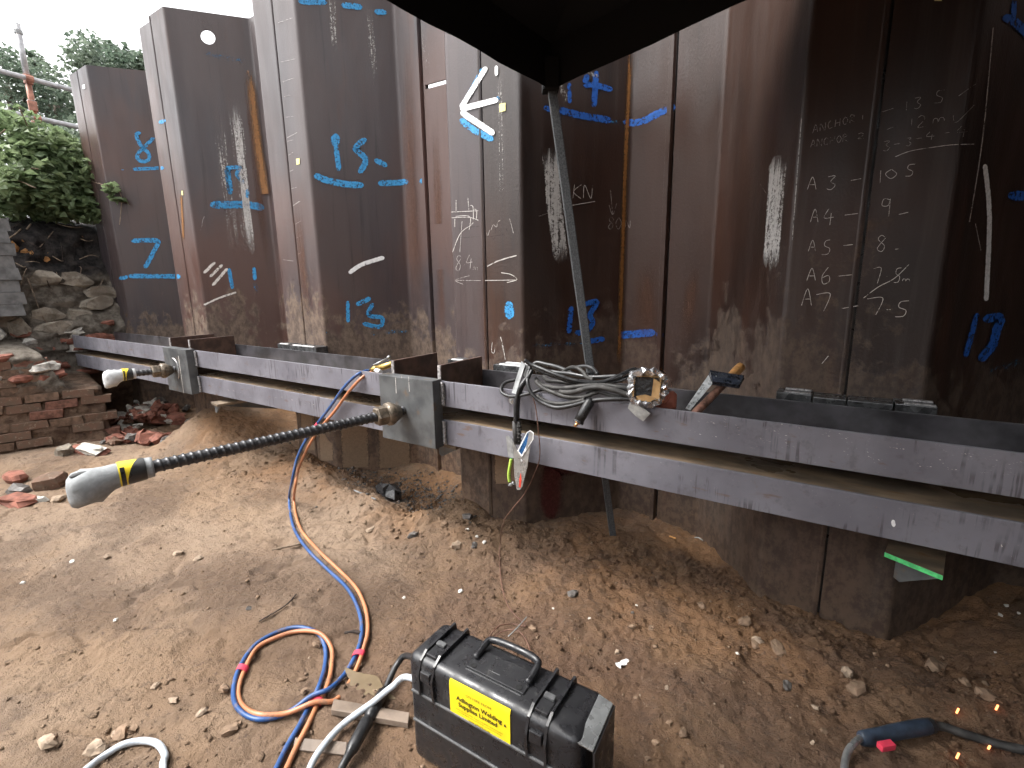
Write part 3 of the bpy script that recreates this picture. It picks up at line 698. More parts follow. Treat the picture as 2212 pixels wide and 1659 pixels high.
chalk('h', [('A', 470, 650, 75, 100, 20, 0), ('6', 580, 640, 85, 135, 20, 0), ('-', 722, 680, 110, 60, 20, -.08), ('7', 1000, 648, 70, 125, 20, 0), ('.', 1100, 650, 30, 70, 20, 0), ('5', 1170, 645, 60, 120, 20, 0), ('m', 1235, 720, 60, 35, 20, 0)], 10)
sk('chalk_writing', 'h', [([(920, 890), (1040, 800), (1170, 730), (1290, 615)], 10)], 'chalk')
chalk('h', [('A', 430, 815, 85, 135, 20, 0), ('7', 540, 855, 125, 140, 20, 0), ('-', 750, 940, 130, 60, 20, -.15), ('7', 950, 890, 140, 135, 20, 0), ('-', 1105, 950, 40, 60, 20, 0), ('5', 1180, 910, 115, 130, 20, 0)], 11)
sk('chalk_writing', 'h', [([(585, 1418), (640, 1352)], 9), ([(1815, 290), (1860, 510)], 9)], 'chalk')
sk('chalk_writing', 'd', [([(95, 1480), (150, 1565)], 7)], 'chalk_thin')
chalk('c', [('K', 590, 1485, 75, 115, 20, 0), ('N', 675, 1490, 70, 105, 20, 0)], 8)
sk('chalk_writing', 'c', [([(560, 1655), (765, 1620)], 9)], 'chalk')
sk('chalk_writing', 'g', [([(887, 20), (905, 215)], 7), ([(875, 140), (905, 217), (938, 125)], 7), ([(310, 232), (430, 190)], 6)], 'chalk_thin')
chalk('g', [('80', 870, 240, 50, 95, 60, 0), ('k', 980, 280, 30, 50, 20, 0), ('N', 1012, 265, 40, 60, 20, 0)], 7, 'chalk_thin')
sk('chalk_sketch', 'f', [([(1615, 198), (1840, 187)], 8), ([(1615, 245), (1760, 240), (1842, 265)], 8), ([(1660, 100), (1660, 205)], 8), ([(1755, 85), (1763, 180)], 8), ([(1770, 150), (1795, 152), (1796, 285), (1765, 287)], 8),
      ([(1800, 176), (1825, 182), (1824, 255)], 8), ([(1655, 232), (1770, 236), (1765, 342)], 8), ([(1650, 250), (1650, 320)], 7), ([(1785, 300), (1695, 370), (1632, 520)], 9), ([(1708, 270), (1690, 520)], 5)], 'chalk')
chalk('f', [('8', 1660, 545, 50, 125, 20, 0), ('.', 1718, 545, 30, 80, 20, 0), ('4', 1745, 540, 55, 115, 20, 0), ('m', 1800, 620, 36, 45, 20, 0)], 8, 'chalk_thin')
sk('chalk_arrow', 'f', [([(1655, 747), (1860, 748)], 7), ([(1770, 708), (1655, 745), (1720, 780)], 8)], 'chalk_thin')
sk('chalk_arrow', 'f', [([(1885, 748), (2140, 744)], 8), ([(2020, 685), (2100, 700), (2148, 740), (2066, 765)], 10)], 'chalk')
sk('chalk_writing', 'f', [([(1900, 640), (2000, 590), (2150, 545)], 22)], 'chalk_thin')
sk('chalk_writing', 'f', [([(1905, 360), (1915, 388), (1930, 340)], 6), ([(1940, 345), (1960, 300), (1985, 320), (1995, 275), (2020, 265)], 6), ([(2090, 250), (2122, 370)], 6)], 'chalk_thin')
sk('pencil_writing', 'f', [([(1680, 330), (1720, 320)], 5), ([(1760, 320), (1850, 310)], 5), ([(1975, 320), (1980, 365)], 5), ([(2000, 330), (2010, 360)], 5), ([(2060, 320), (2070, 360)], 5), ([(1690, 405), (1850, 395)], 4), ([(1880, 400), (2050, 380)], 4), ([(1950, 395), (1955, 425), (1975, 395)], 4)], 'dark_mark')
sk('chalk_writing', 'f', [([(1950, 1240), (1945, 1320), (1965, 1330), (1970, 1290)], 7), ([(2015, 1200), (2035, 1270), (2055, 1390)], 8), ([(2028, 1260), (2045, 1330)], 14)], 'chalk')
sk('chalk_writing', 'e', [([(1640, 690), (1730, 600)], 46), ([(1690, 720), (1790, 620)], 46), ([(1710, 790), (1830, 650)], 46)], 'chalk')
sk('chalk_slash', 'e', [([(1640, 945), (1760, 890), (1900, 842)], 30)], 'chalk')
sk('chalk_writing', 'e', [([(1645, 230), (1630, 270), (1620, 340), (1605, 342)], 6)], 'chalk_thin')
sk('chalk_tick', 'b', [([(x0, y0), (x1, y1)], 5) for x0, y0, x1, y1 in ((225, 185, 345, 145), (250, 500, 365, 475), (265, 660, 355, 628), (275, 780, 330, 765), (285, 945, 355, 935), (300, 1110, 385, 1065),
      (300, 1140, 350, 1125), (310, 1250, 350, 1225), (320, 1380, 355, 1365), (330, 1520, 380, 1505), (345, 1655, 405, 1615))], 'chalk_thin')
sk('chalk_tick', 'f', [([(x0, y0), (x1, y1)], 5) for x0, y0, x1, y1 in ((345, 150, 405, 110), (352, 305, 410, 268), (360, 410, 418, 383), (385, 540, 425, 515), (265, 580, 355, 592))], 'chalk_thin')
def sticker(pts, mat):
    P = [cast(*p, .003) for p in pts]; m = MB(); m.quadbox([p[0] for p in P], .001); m.build('sticker', mat, PILES[P[0][1]][0])
sticker([K('b', 2010, 838), K('b', 2058, 828), K('b', 2058, 892), K('b', 2012, 905)], 'sticker')
sticker([K('b', 375, 1278), K('b', 402, 1274), K('b', 403, 1320), K('b', 378, 1326)], 'sticker')
sticker([K('a', 1462, 1535), K('a', 1474, 1535), K('a', 1477, 1570), K('a', 1465, 1570)], 'sticker')
sticker([K('a', 665, 685), K('a', 685, 680), K('a', 690, 712), K('a', 670, 718)], 'sticker_white')
sticker([(2018, -4), (2034, -4), (2034, 3), (2018, 3)], 'sticker')

# ------------------------------------------------------------------ waling beams
YF, YR = 1.713, 2.070
ZB = {'upper': (.632, .752), 'lower': (.444, .566)}
XL, XR = -6.38, 3.2
def beam(which, label):
    z0, z1 = ZB[which]
    r = thing('waling_beam', (-1.5, YF, z0), label, 'steel beam', 'pair of waling beams along the pile wall')
    t = .011; xc = (XL + XR) / 2; L = XR - XL
    m = MB(); m.box((xc, YF + t / 2, (z0 + z1) / 2), (L, t, z1 - z0)); m.build('front_flange', 'beam', r, bevel=.002)
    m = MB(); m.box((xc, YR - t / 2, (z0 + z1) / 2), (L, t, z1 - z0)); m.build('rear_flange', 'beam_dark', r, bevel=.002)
    zw = z0 + .0055 if which == 'upper' else z1 - .0055
    m = MB(); m.box((xc, (YF + YR) / 2, zw), (L, YR - YF - 2 * t - .001, .008)); m.build('web', 'web', r)
    return r
bu = beam('upper', 'upper long grey steel beam on its side, carrying cables and tools')
bl = beam('lower', 'lower long grey steel beam running under the open gap')
def onbeam(px, py, off=.0015):
    p = onY(px, py, YF - off); return p, 0
dash = []
for x0, y0, x1, y1 in [(1600, 440, 1660, 430), (1535, 370, 1560, 376), (1590, 370, 1600, 345)]: pass
def dots(pts):
    out = []
    for a, b in zip(pts[:-1], pts[1:]):
        n = max(1, int(math.hypot(b[0] - a[0], b[1] - a[1]) / 26))
        for k in range(n):
            t = k / n; x = a[0] + (b[0] - a[0]) * t + random.uniform(-5, 5); y = a[1] + (b[1] - a[1]) * t + random.uniform(-5, 5)
            out.append(([(x, y), (x + random.uniform(8, 22), y + random.uniform(-2, 6))], 8))
    return out
chars_l = [[(85, 505), (125, 545), (195, 545), (185, 510)], [(250, 400), (230, 470), (260, 540)], [(225, 450), (140, 450)], [(285, 490), (300, 570), (350, 575), (365, 545)], [(325, 465), (330, 500)], [(390, 420), (400, 520)],
           [(590, 480), (640, 450), (625, 525), (680, 530)], [(720, 470), (740, 510), (820, 500)], [(780, 470), (790, 540), (850, 548)], [(760, 615), (790, 640), (795, 585)], [(965, 510), (940, 560), (950, 650), (1000, 680), (1060, 680), (1085, 650)],
           [(1130, 580), (1260, 595)], [(1330, 690), (1370, 730), (1480, 735)], [(1500, 565), (1600, 570)], [(1560, 600), (1600, 640), (1660, 645)], [(1510, 660), (1570, 730), (1620, 755), (1690, 760)], [(1710, 630), (1790, 630), (1740, 700)], [(1970, 640), (1900, 670), (2010, 685)], [(1980, 720), (1920, 780), (1840, 795)], [(2210, 695), (2090, 720), (2100, 780), (2020, 820)], [(2140, 800), (2170, 840)]]
sk('stencil_dots', 'l', [d for c in chars_l for d in dots(c)], 'chalk', surf=onbeam, parent=bu)
chars_k = [[(1300, 430), (1355, 432), (1375, 405)], [(1590, 370), (1620, 350), (1680, 340)], [(1530, 450), (1600, 475), (1640, 478)], [(1660, 375), (1740, 385)], [(1700, 490), (1755, 492)], [(1800, 350), (1810, 410), (1775, 430)], [(1830, 505), (1865, 510)], [(1890, 400), (1920, 450), (1900, 500)], [(2090, 510), (2190, 545)]]
sk('stencil_dots', 'k', [d for c in chars_k for d in dots(c)], 'chalk', surf=onbeam, parent=bu)
chars_i = [[(1570, 70), (1590, 45), (1620, 60)], [(1650, 60), (1700, 70), (1690, 110)], [(1760, 90), (1810, 100)], [(1830, 120), (1900, 130)], [(1930, 140), (1990, 150)], [(2010, 180), (2040, 190)]]
sk('stencil_dots', 'i', [d for c in chars_i for d in dots(c)], 'chalk_thin', surf=onbeam, parent=bl)
chars_j = [[(200, 180), (240, 175), (230, 220)], [(330, 200), (400, 210)], [(440, 230), (500, 230), (490, 280)]]
sk('stencil_dots', 'j', [d for c in chars_j for d in dots(c)], 'chalk_thin', surf=onbeam, parent=bl)
sk('paint_dab', 'l', [([(1155, 1165), (1168, 1222)], 44)], 'white_paint', surf=onbeam, parent=bl)
sk('paint_dab', 'l', [([(2020, 1372), (2042, 1378)], 40)], 'chalk', surf=onbeam, parent=bl)
def stiffener(x, label=None):
    m = MB(); m.box((x, (1.733 + 2.055) / 2, (.64 + .822) / 2), (.018, 2.055 - 1.733, .182)); o = m.build('stiffener_plate', 'stiff', bu, bevel=.0015)
    m = MB(); m.box((x, 1.7295, .787), (.0175, .006, .068)); m.build('cut_edge', 'cut_edge', o)
for x in (-4.292, -3.985, -1.862, -1.552): stiffener(x)
# welds down the sides of the bearing plates
def weld(x, y, z0, z1, par):
    m = MB(); n = int((z1 - z0) / .0085)
    for k in range(n):
        z = z0 + (k + .5) * (z1 - z0) / n
        m.tube([(x - .008, y - .004, z + .004), (x + .004, y - .011 + random.uniform(-.002, .002), z), (x + .013, y - .003, z - .003)], .0058, 6)
    m.build('weld_bead', 'weld', par, smooth=True)

# ------------------------------------------------------------------ bearing plates and ground anchors
def bearing(xc, w, label, marks=False):
    y0, y1 = 1.648, 1.711
    r = thing('bearing_plate', (xc, y1, .437), label, 'steel plate', 'anchor bearing plates')
    m = MB(); m.box((xc, (y0 + y1) / 2, .600), (w, y1 - y0, .326)); m.build('plate', 'plate', r, bevel=.003)
    weld(xc + w / 2 + .004, 1.712, .64, .748, r); weld(xc + w / 2 + .004, 1.712, .448, .562, r)
    return r
p2 = bearing(-1.702, .356, 'thick grey bearing plate behind the long anchor bar')
p1 = bearing(-4.05, .36, 'thick dark bearing plate behind the short anchor bar')
surf2 = lambda px, py, off=.0015: (onY(px, py, 1.648 - off), 0)
sk('chalk_line', 'j', [([(1170, 10), (1176, 150)], 7), ([(1275, 5), (1282, 135)], 7), ([(1218, 0), (1222, 30)], 6)], 'chalk', surf=surf2, parent=p2)
sk('chalk_line', None, [([(385, 768), (397, 850)], 1.6)], 'chalk', surf=surf2, parent=p1)
def frame(a, b):
    t = (Vector(b) - Vector(a)).normalized(); s_ = t.cross(Vector((0, 0, 1))).normalized(); u = s_.cross(t); return t, s_, u
def ribbed(a, b, r0, pitch, amp, seg=20, per=8):
    a, b = Vector(a), Vector(b); t, s_, u = frame(a, b); L = (b - a).length; n = int(L / pitch * per); m = MB(); vs_ = []
    for i in range(n + 1):
        q = L * i / n
        for k in range(seg):
            th = k * math.tau / seg; ph = (q / pitch + k / seg) % 1.0
            rr = r0 + amp * max(0, 1 - (abs(ph - .5) / .2) ** 2) if abs(ph - .5) < .2 else r0
            vs_.append(a + t * q + (s_ * math.cos(th) + u * math.sin(th)) * rr)
    fs = [(i * seg + k, i * seg + (k + 1) % seg, (i + 1) * seg + (k + 1) % seg, (i + 1) * seg + k) for i in range(n) for k in range(seg)]
    fs += [tuple(range(seg - 1, -1, -1)), tuple(n * seg + k for k in range(seg))]
    m.add(vs_, fs); return m
def loft(m, a, t, s_, u, rings, seg=24, caps=True):
    """rings: (distance, side radius, up radius, side shift, up shift, pinch)"""
    vs_ = []
    for q, ra, rb, sa, sb, pinch in rings:
        for k in range(seg):
            th = k * math.tau / seg; c, sn = math.cos(th), math.sin(th)
            rr = 1 - pinch * max(0, sn) ** 8
            vs_.append(a + t * q + s_ * (c * ra * rr + sa) + u * (sn * rb * rr + sb))
    n = len(rings)
    fs = [(i * seg + k, i * seg + (k + 1) % seg, (i + 1) * seg + (k + 1) % seg, (i + 1) * seg + k) for i in range(n - 1) for k in range(seg)]
    if caps: fs += [tuple(range(seg - 1, -1, -1)), tuple((n - 1) * seg + k for k in range(seg))]
    m.add(vs_, fs)
def anchor(N, E, label, caplen, pitch=.025, folded=False, foam='foam'):
    N, E = Vector(N), Vector(E); t, s_, u = frame(N, E); L = (E - N).length
    root = thing('ground_anchor', N, label, 'ground anchor', 'ground anchors')
    ribbed(N - t * .05, E + t * .06, .0215, pitch, .0036).build('threaded_bar', 'bar', root, smooth=True)
    m = MB()   # hexagon nut, faceted
    vs_ = []
    for q, rr in ((.045, .040), (.050, .046), (.090, .046), (.096, .040)):
        vs_ += [N + t * q + (s_ * math.cos(k * math.tau / 6) + u * math.sin(k * math.tau / 6)) * rr for k in range(6)]
    m.add(vs_, [(i * 6 + k, i * 6 + (k + 1) % 6, i * 6 + 6 + (k + 1) % 6, i * 6 + 6 + k) for i in range(3) for k in range(6)] + [(5, 4, 3, 2, 1, 0), (18, 19, 20, 21, 22, 23)])
    m.build('nut', 'nut', root)
    m = MB(); loft(m, N, t, s_, u, [(-.03, .030, .030, 0, 0, 0), (.0, .046, .046, 0, 0, 0), (.018, .056, .056, 0, 0, 0), (.036, .055, .055, 0, 0, 0), (.046, .046, .046, 0, 0, 0)]); m.build('domed_washer', 'nut', root, smooth=True)
    # grey foam sleeve folded over the bar end
    k = caplen / .30; e = E + t * 0
    R0 = .036
    sh = [(-.012, R0 * .98), (0, R0), (.05, R0 * 1.04), (.10, R0 * 1.12)]
    rings = [(q * k, r, r, 0, 0, 0) for q, r in sh] + [(.14 * k, .044, .043, 0, -.004, .06), (.19 * k, .053, .057, 0, -.012, .10), (.24 * k, .056, .066, 0, -.018, .18), (.275 * k, .050, .066, 0, -.022, .28), (.294 * k, .028, .046, 0, -.024, .24), (.300 * k, .010, .020, 0, -.026, 0)]
    m = MB(); loft(m, e, t, s_, u, rings)
    if True:
        rn = random.Random(3); hv = []
        for j_, p_ in enumerate(m.v):
            q_ = (Vector(p_) - e).dot(t) / k; ax_ = e + t * (q_ * k); rv = Vector(p_) - ax_; th_ = math.atan2(rv.dot(u), rv.dot(s_)); am = .10 * min(1, max(0, (q_ - .12) / .08))
            hv.append(tuple(ax_ + rv * (1 + am * (math.sin(3 * th_ + q_ * 40) + .6 * math.sin(5 * th_ - q_ * 70)) + (.03 * rn.uniform(-1, 1) if q_ > .12 else 0))))
        m.v = hv
    m.build('foam_sleeve', foam, root, smooth=True)
    if folded:
        m = MB(); loft(m, e + u * .033 + s_ * (-.012), t, s_, u, [(.17 * k, .002, .002, 0, -.002, 0), (.20 * k, .007, .005, 0, -.001, 0), (.245 * k, .013, .008, 0, 0, 0), (.27 * k, .012, .006, 0, -.001, 0), (.28 * k, .004, .003, 0, -.003, 0)]); m.build('sleeve_opening', 'foam_in', root, smooth=True)
    def band(q0, q1, mat, slant0=0, slant1=0, nm='tape_band', lift=.0012, arc=None):
        m = MB(); seg = 32; vs_ = []; ks = range(seg + 1) if arc is None else range(int(seg * arc[0]), int(seg * arc[1]) + 1)
        for th in [kk * math.tau / seg for kk in ks]:
            for q, sl in ((q0, slant0), (q1, slant1)):
                qq = q + sl * math.cos(th - .6); rr = np.interp(qq, [-.012, 0, .05, .10, .14], [.0353, .036, .0375, .0403, .0438]) + lift
                vs_.append(e + t * (qq * k) + (s_ * math.cos(th) + u * math.sin(th)) * rr)
        n = len(list(ks)); m.add(vs_, [(2 * a, 2 * a + 1, 2 * a + 3, 2 * a + 2) for a in range(n - 1)]); m.build(nm, mat, root, smooth=True)
    band(.018, .118, 'tape_yellow'); band(.018, .060, 'tape_black', 0, -.030, lift=.0026); band(.095, .112, 'tape_black', 0, 0, lift=.0026, arc=(.40, 1.0))
    return root
anchor((-1.735, 1.60, .597), (-1.972, .672, .583), 'long ribbed anchor bar with grey foam cap and yellow and black tape', .225, folded=True)
anchor((-4.085, 1.60, .607), (-4.120, 1.405, .610), 'short anchor bar at the left with taped pale foam cap', .175, foam='foam_pale')
# burnt ring round the short anchor hole
m = MB(); n = 20
for kk in range(n):
    pass
pts = [Vector((-4.085 + .082 * math.cos(a), 1.644, .607 + .082 * math.sin(a))) for a in np.linspace(-.9, 1.6, 18)]
m = MB(); m.tube(pts, .006, 6); m.build('weld_bead', 'weld', p1, smooth=True)

# ------------------------------------------------------------------ packers between beam and piles
def packer(x0, x1, zt, label, bright):
    o = thing('packing_plate', ((x0 + x1) / 2, 2.12, zt - .07), label, 'steel packer', 'packers between beam and piles')
    m = MB(); m.box(((x0 + x1) / 2, 2.122, zt - .035), (x1 - x0 - .004, .094, .07)); m.build('block', 'packer', o, bevel=.003)
    for yy in ((2.085,) if bright == 1 else (2.088, 2.150)) if bright else ():
        m = MB(); m.box(((x0 + x1) / 2 + .01, yy, zt + .001), ((x1 - x0) * .72, .016, .007)); m.build('weld_run', 'packer_bright' if bright < 3 else 'weld', o, bevel=.002)
packer(-3.43, -3.30, .785, 'small steel packer under the ticked pile, leftmost of its pair', 1)
packer(-3.30, -2.97, .783, 'long steel packer under the ticked pile, right of its pair', 1)
packer(-1.80, -1.69, .785, 'bright-topped steel packer behind the paired upright plates', 1)
packer(-1.49, -1.30, .782, 'steel packer with two bright weld runs beside the cable coil', 2)
packer(-.175, -.055, .778, 'dark steel packer below the chalk table, first from left', 3)
packer(-.055, .05, .772, 'dark plain steel packer below the chalk table, second from left', 0)
packer(.05, .184, .772, 'dark plain steel packer below the chalk table, third from left', 0)
packer(.184, .30, .776, 'dark steel packer below the chalk table, last on the right', 3)

# ------------------------------------------------------------------ seat brackets under the lower beam
def bracket(q, depth, label, green):
    q = [Vector(p) for p in q]; c = sum(q, Vector()) / 4
    r = thing('seat_bracket', c - Vector((0, 0, depth)), label, 'bracket', 'brackets under the lower beam')
    m = MB(); m.quadbox(q, .016); m.build('seat_plate', 'web', r, bevel=.001)
    if green:
        d = Vector((.004, -.004, 0)); a, b = q[0], q[1]
        n = (b - a).cross(Vector((0, 0, 1))).normalized() * .0015
        if n.y > 0: n = -n
        m = MB(); m.quadbox([a + n - Vector((0, 0, .001)), b + n - Vector((0, 0, .001)), b + n - Vector((0, 0, .0155)), a + n - Vector((0, 0, .0155))], .001); m.build('painted_edge', 'green_paint', r)
    n2 = Vector((q[3].x - q[0].x, q[3].y - q[0].y, 0)).normalized()
    a2 = q[0] + (q[1] - q[0]) * .22 + n2 * .02 - Vector((0, 0, .017)); b2 = q[1] + n2 * .02 - Vector((0, 0, .017)); m = MB(); m.quadbox([a2, b2, a2 + (q[1] - q[0]) * .12 - Vector((0, 0, depth * .62)), a2 - Vector((0, 0, depth * .55))], .008); m.build('gusset', 'plate', r)
    mid_f = (q[0] + q[1]) / 2; mid_b = (q[2] + q[3]) / 2; dz = Vector((0, 0, .0165))
    m = MB(); s_ = (q[1] - q[0]).normalized() * .005
    tri = [mid_f - dz, mid_b - dz, mid_b - dz - Vector((0, 0, depth))]
    m.add([p - s_ for p in tri] + [p + s_ for p in tri], [(0, 1, 2), (5, 4, 3), (0, 3, 4, 1), (1, 4, 5, 2), (2, 5, 3, 0)]); m.build('gusset', 'plate', r)
zb = .34
a = Vector(onZ(1912, 1192, zb)); b = Vector(onZ(2038, 1243, zb)); bk = Vector((0.10, .34, 0))
bracket([a, b, b + Vector((.06, .36, 0)), a + Vector((.06, .36, 0))], .11, 'seat bracket with a bright green painted edge at the right', True)
zb = .40
a = Vector(onZ(455, 868, zb)); b = a + Vector((.13, -.02, 0)); bracket([a, b, b + Vector((.1, .4, 0)), a + Vector((.1, .4, 0))], .1, 'small seat bracket over the sandy soil heap at left', False)
a = Vector((-1.64, 1.75, .43)); b = Vector((-1.48, 1.74, .43)); bracket([a, b, b + Vector((0, .40, 0)), a + Vector((0, .40, 0))], .09, 'dark seat bracket under the corner of the long bar plate', False)

# ------------------------------------------------------------------ gazebo
def gazebo():
    c0 = Vector((-1.186, 2.15, 2.042)); da = Vector((-.059, -.998, 0)); db = Vector((1, 0, .164)); L = 3.0; LB = 3.6
    P = [c0, c0 + db * LB, c0 + db * LB + da * L, c0 + da * L]
    root = thing('gazebo', (-.883, 2.282, -.15), 'black pop-up gazebo with a grey leg leaning behind the beam', 'gazebo')
    apex = sum(P, Vector()) / 4 + Vector((0, 0, .75)); eave = Vector((0, 0, .19))
    m = MB(); n = 10
    for i in range(4):
        a, b = P[i] + eave, P[(i + 1) % 4] + eave; rows = []
        for j in range(n + 1):
            row = []
            for k in range(n + 1):
                s = j / n; q = (a + (b - a) * (k / n)) * (1 - s) + apex * s
                q = q - Vector((0, 0, .07 * math.sin(math.pi * s) * (.4 + .6 * math.sin(math.pi * k / n)))); row.append(q)
            rows.append(row)
        vs_ = [q for r in rows for q in r]; m.add(vs_, [(j * (n + 1) + k, j * (n + 1) + k + 1, (j + 1) * (n + 1) + k + 1, (j + 1) * (n + 1) + k) for j in range(n) for k in range(n)])
    m.build('roof_cloth', 'cloth', root, smooth=True)
    for i in range(4):
        a, b = P[i], P[(i + 1) % 4]; m = MB(); n = 24; vs_ = []; out = (b - a).cross(Vector((0, 0, 1))).normalized()
        for k in range(n + 1):
            t = k / n; q = a + (b - a) * t
            vs_ += [q + eave * 1.0, q + out * .006 * math.sin(k * 1.7)]
        m.add(vs_, [(2 * k, 2 * k + 1, 2 * k + 3, 2 * k + 2) for k in range(n)]); m.build('valance', 'cloth', root, smooth=True)
        if i == 1:      # unseen cloth side wall, added on the right-hand end to darken the piles
            m = MB(); vs_ = []
            for k in range(25):
                q = a + (b - a) * (k / 24); vs_ += [q + out * (-.01 + .02 * math.sin(k * 1.3)) + Vector((0, 0, .02)), Vector((q.x, q.y, -.12)) + out * .04 * math.sin(k * 1.1)]
            m.add(vs_, [(2 * k, 2 * k + 1, 2 * k + 3, 2 * k + 2) for k in range(24)]); m.build('shade_side_wall', 'cloth', root, smooth=True)
        m = MB(); m.tube([a + eave - out * .04 - Vector((0, 0, .02)), (a + b) / 2 + Vector((0, 0, .36)) - out * .06, b + eave - out * .04 - Vector((0, 0, .02))], .012, 8); m.build('truss_bar', 'leg_steel', root)
    legs = [(Vector((-.883, 2.282, -.14)), P[0] + Vector((.004, .004, -.004)))]
    m = MB(); m.box(P[0] + Vector((.0, -.004, .06)), (.075, .075, .14), Matrix.Rotation(.6, 3, 'Z')); m.build('corner_pocket', 'cloth', root, bevel=.01)
    for q in P[1:]:
        zb = gz(q.x, q.y) if q.y > -7 else -.15; inn = (sum(P, Vector()) / 4 - q); inn.z = 0; inn.normalize(); legs.append((Vector((q.x, q.y, zb)) + inn * .05, q + Vector((0, 0, .15)) + inn * .05))
    for a, b in legs:
        t = (b - a).normalized(); x = t.cross(Vector((.83, .55, 0))).normalized(); y = t.cross(x); w = .0195; mid = a + (b - a) * .42
        o = None
        for p, q, ww in ((a, mid, w * .82), (mid - t * .02, b, w)):
            m = MB(); vs_ = [e + x * sx * ww + y * sy * ww for e in (p, q) for sx, sy in ((-1, -1), (1, -1), (1, 1), (-1, 1))]
            m.add(vs_, [(3, 2, 1, 0), (4, 5, 6, 7)] + [(k, (k + 1) % 4, 4 + (k + 1) % 4, 4 + k) for k in range(4)])
            l_ = m.build('leg', 'leg_steel', root, bevel=.003) if o is None else m.build('upper_tube', 'leg_steel', o, bevel=.003)
            o = o or l_
        m = MB(); m.box(a + Vector((.012, -.008, .004)), (.075, .05, .007), Matrix.Rotation(.5, 3, 'Z')); m.build('foot_plate', 'rubber_dusty', o)
gazebo()

# ------------------------------------------------------------------ left bank with old masonry
def bank_x(y, z):
    """face of the cut bank: a brick footing that steps back to torn masonry, stone and dark soil"""
    up = float(np.interp(z, [.3, .62, .78, .95, 1.40, 1.75, 1.86, 1.95, 2.02, 2.1, 2.3], [-6.42, -6.44, -6.46, -6.52, -6.66, -6.80, -6.95, -7.3, -8.0, -10, -30]))
    ft = -5.45 - .28 * (z + .2) + (min(y, 1.9) - 1.7) * .36
    zs = .64 - .34 * float(sm(1.32, 1.46, y))
    k = float(sm(zs, zs + .10, z)); e = float(sm(1.62, 1.85, y))
    return (ft * (1 - e) + -6.5 * e) * (1 - k) + up * k
def bank():
    zs = [-.5, -.3, -.2, -.1] + list(np.arange(-.05, 2.0, .022)) + [2.02, 2.05, 2.1, 2.15, 2.2, 2.25, 2.3]
    ys = list(np.arange(-10, -.5, .5)) + list(np.arange(-.5, 2.6, .022)) + list(np.arange(3, 15, 1.0))
    V = []
    for y in ys:
        for z in zs:
            x = bank_x(y, z); k = 1 if z < 2 else 2.5
            low = .35 if z < .6 else 1.0
            dn = .12 * low * float(vnoise(y * 4, z * 5, 21)) + .10 * low * float(vnoise(y * 11, z * 13, 22)) + .035 * float(vnoise(y * 28, z * 30, 23))
            V.append((x + dn * (1 if z < 2 else 0), y, z + (.06 * float(vnoise(y * 2, x * 2, 24)) if z > 2 else 0)))
    n = len(zs); m = MB(); m.add(V, [(i * n + k, (i + 1) * n + k, (i + 1) * n + k + 1, i * n + k + 1) for i in range(len(ys) - 1) for k in range(n - 1)])
    o = m.build('earth_bank', 'bank', None, smooth=True); o['kind'] = 'structure'
bank()
def shade_bank():
    # unseen bank added behind the camera to block low sky light
    xs = np.linspace(-30, 30, 61); prof = [(-4.6, -.3), (-4.9, .4), (-5.3, 1.3), (-5.6, 2.1), (-5.9, 2.7), (-6.6, 3.0), (-9, 3.2), (-30, 3.4)]
    m = MB(); n = len(prof)
    m.add([(x, y + .35 * float(vnoise(x * .9, j * 1.7, 41)), z + .25 * float(vnoise(x * .7, j * 2.3, 42))) for x in xs for j, (y, z) in enumerate(prof)], [(i * n + k, (i + 1) * n + k, (i + 1) * n + k + 1, i * n + k + 1) for i in range(60) for k in range(n - 1)])
    o = m.build('earth_bank', 'bank', None, smooth=True); o['kind'] = 'structure'  # added light blocker, shares its name with the left bank
shade_bank()
def face_rot(y, z):
    d = (bank_x(y, z + .04) - bank_x(y, z - .04)) / .08
    return math.atan(d)
brick_meshes = [chunk_mesh('brick', (.11, .214, .066), ('brick_muddy', 'brick_brown', 'brick_muddy', 'brick_brown', 'brick_dull')[s % 5], .07, s, 0) for s in range(14)]
red_meshes = [chunk_mesh('brick', (.105, .20, .064), 'brick', .14, 50 + s, 1) for s in range(5)]
wall_r = thing('brick_wall', (-5.6, 1.2, -.2), 'muddy old brick footing at the foot of the left bank', 'brick wall')
for row in range(11):
    z = -.165 + row * .074
    y = .15 + (.11 if row % 2 else 0)
    while y < (1.66 if z < .28 else 1.36):
        if random.random() < .90:
            put('brick', random.choice(brick_meshes), (bank_x(y, z) - .040 + random.uniform(-.016, .014), y, z + random.uniform(-.004, .004)), (random.uniform(-.03, .03), random.uniform(-.06, .06), -.345 + random.uniform(-.05, .05)), wall_r)
        y += .224
stone_r = thing('stone_wall', (-6.5, 1.6, .75), 'broken rubble stone wall low in the bank, below the dark soil', 'stone wall')
stone_meshes = [chunk_mesh('stone', (.18, sy, sz), 'stone', .26, 80 + s, 1) for s, (sy, sz) in enumerate(((.22, .17), (.28, .14), (.17, .18), (.25, .16), (.14, .13), (.30, .15)))]
for row, (z0, st) in enumerate(((.83, .26), (.94, .30), (1.06, .24), (1.18, .29), (1.30, .27), (1.40, .36))):
    y = .55 + .13 * (row % 2)
    while y < 2.15:
        if random.random() < .70:
            put('stone', random.choice(stone_meshes), (bank_x(y, z0) + random.uniform(-.05, .015), y, z0 + random.uniform(-.02, .02)), (random.uniform(-.2, .2), random.uniform(-.2, .2), random.uniform(-.25, .25)), stone_r)
        y += st * random.uniform(.85, 1.15)
mort = [chunk_mesh('mortar_lump', (.10, .20, .08), 'mortar', .4, 120 + s, 1) for s in range(3)]
rub_r = thing('rubble_wall_core', (-6.4, 1.4, .5), 'band of torn mortar with red bricks behind the beam ends', 'broken wall')
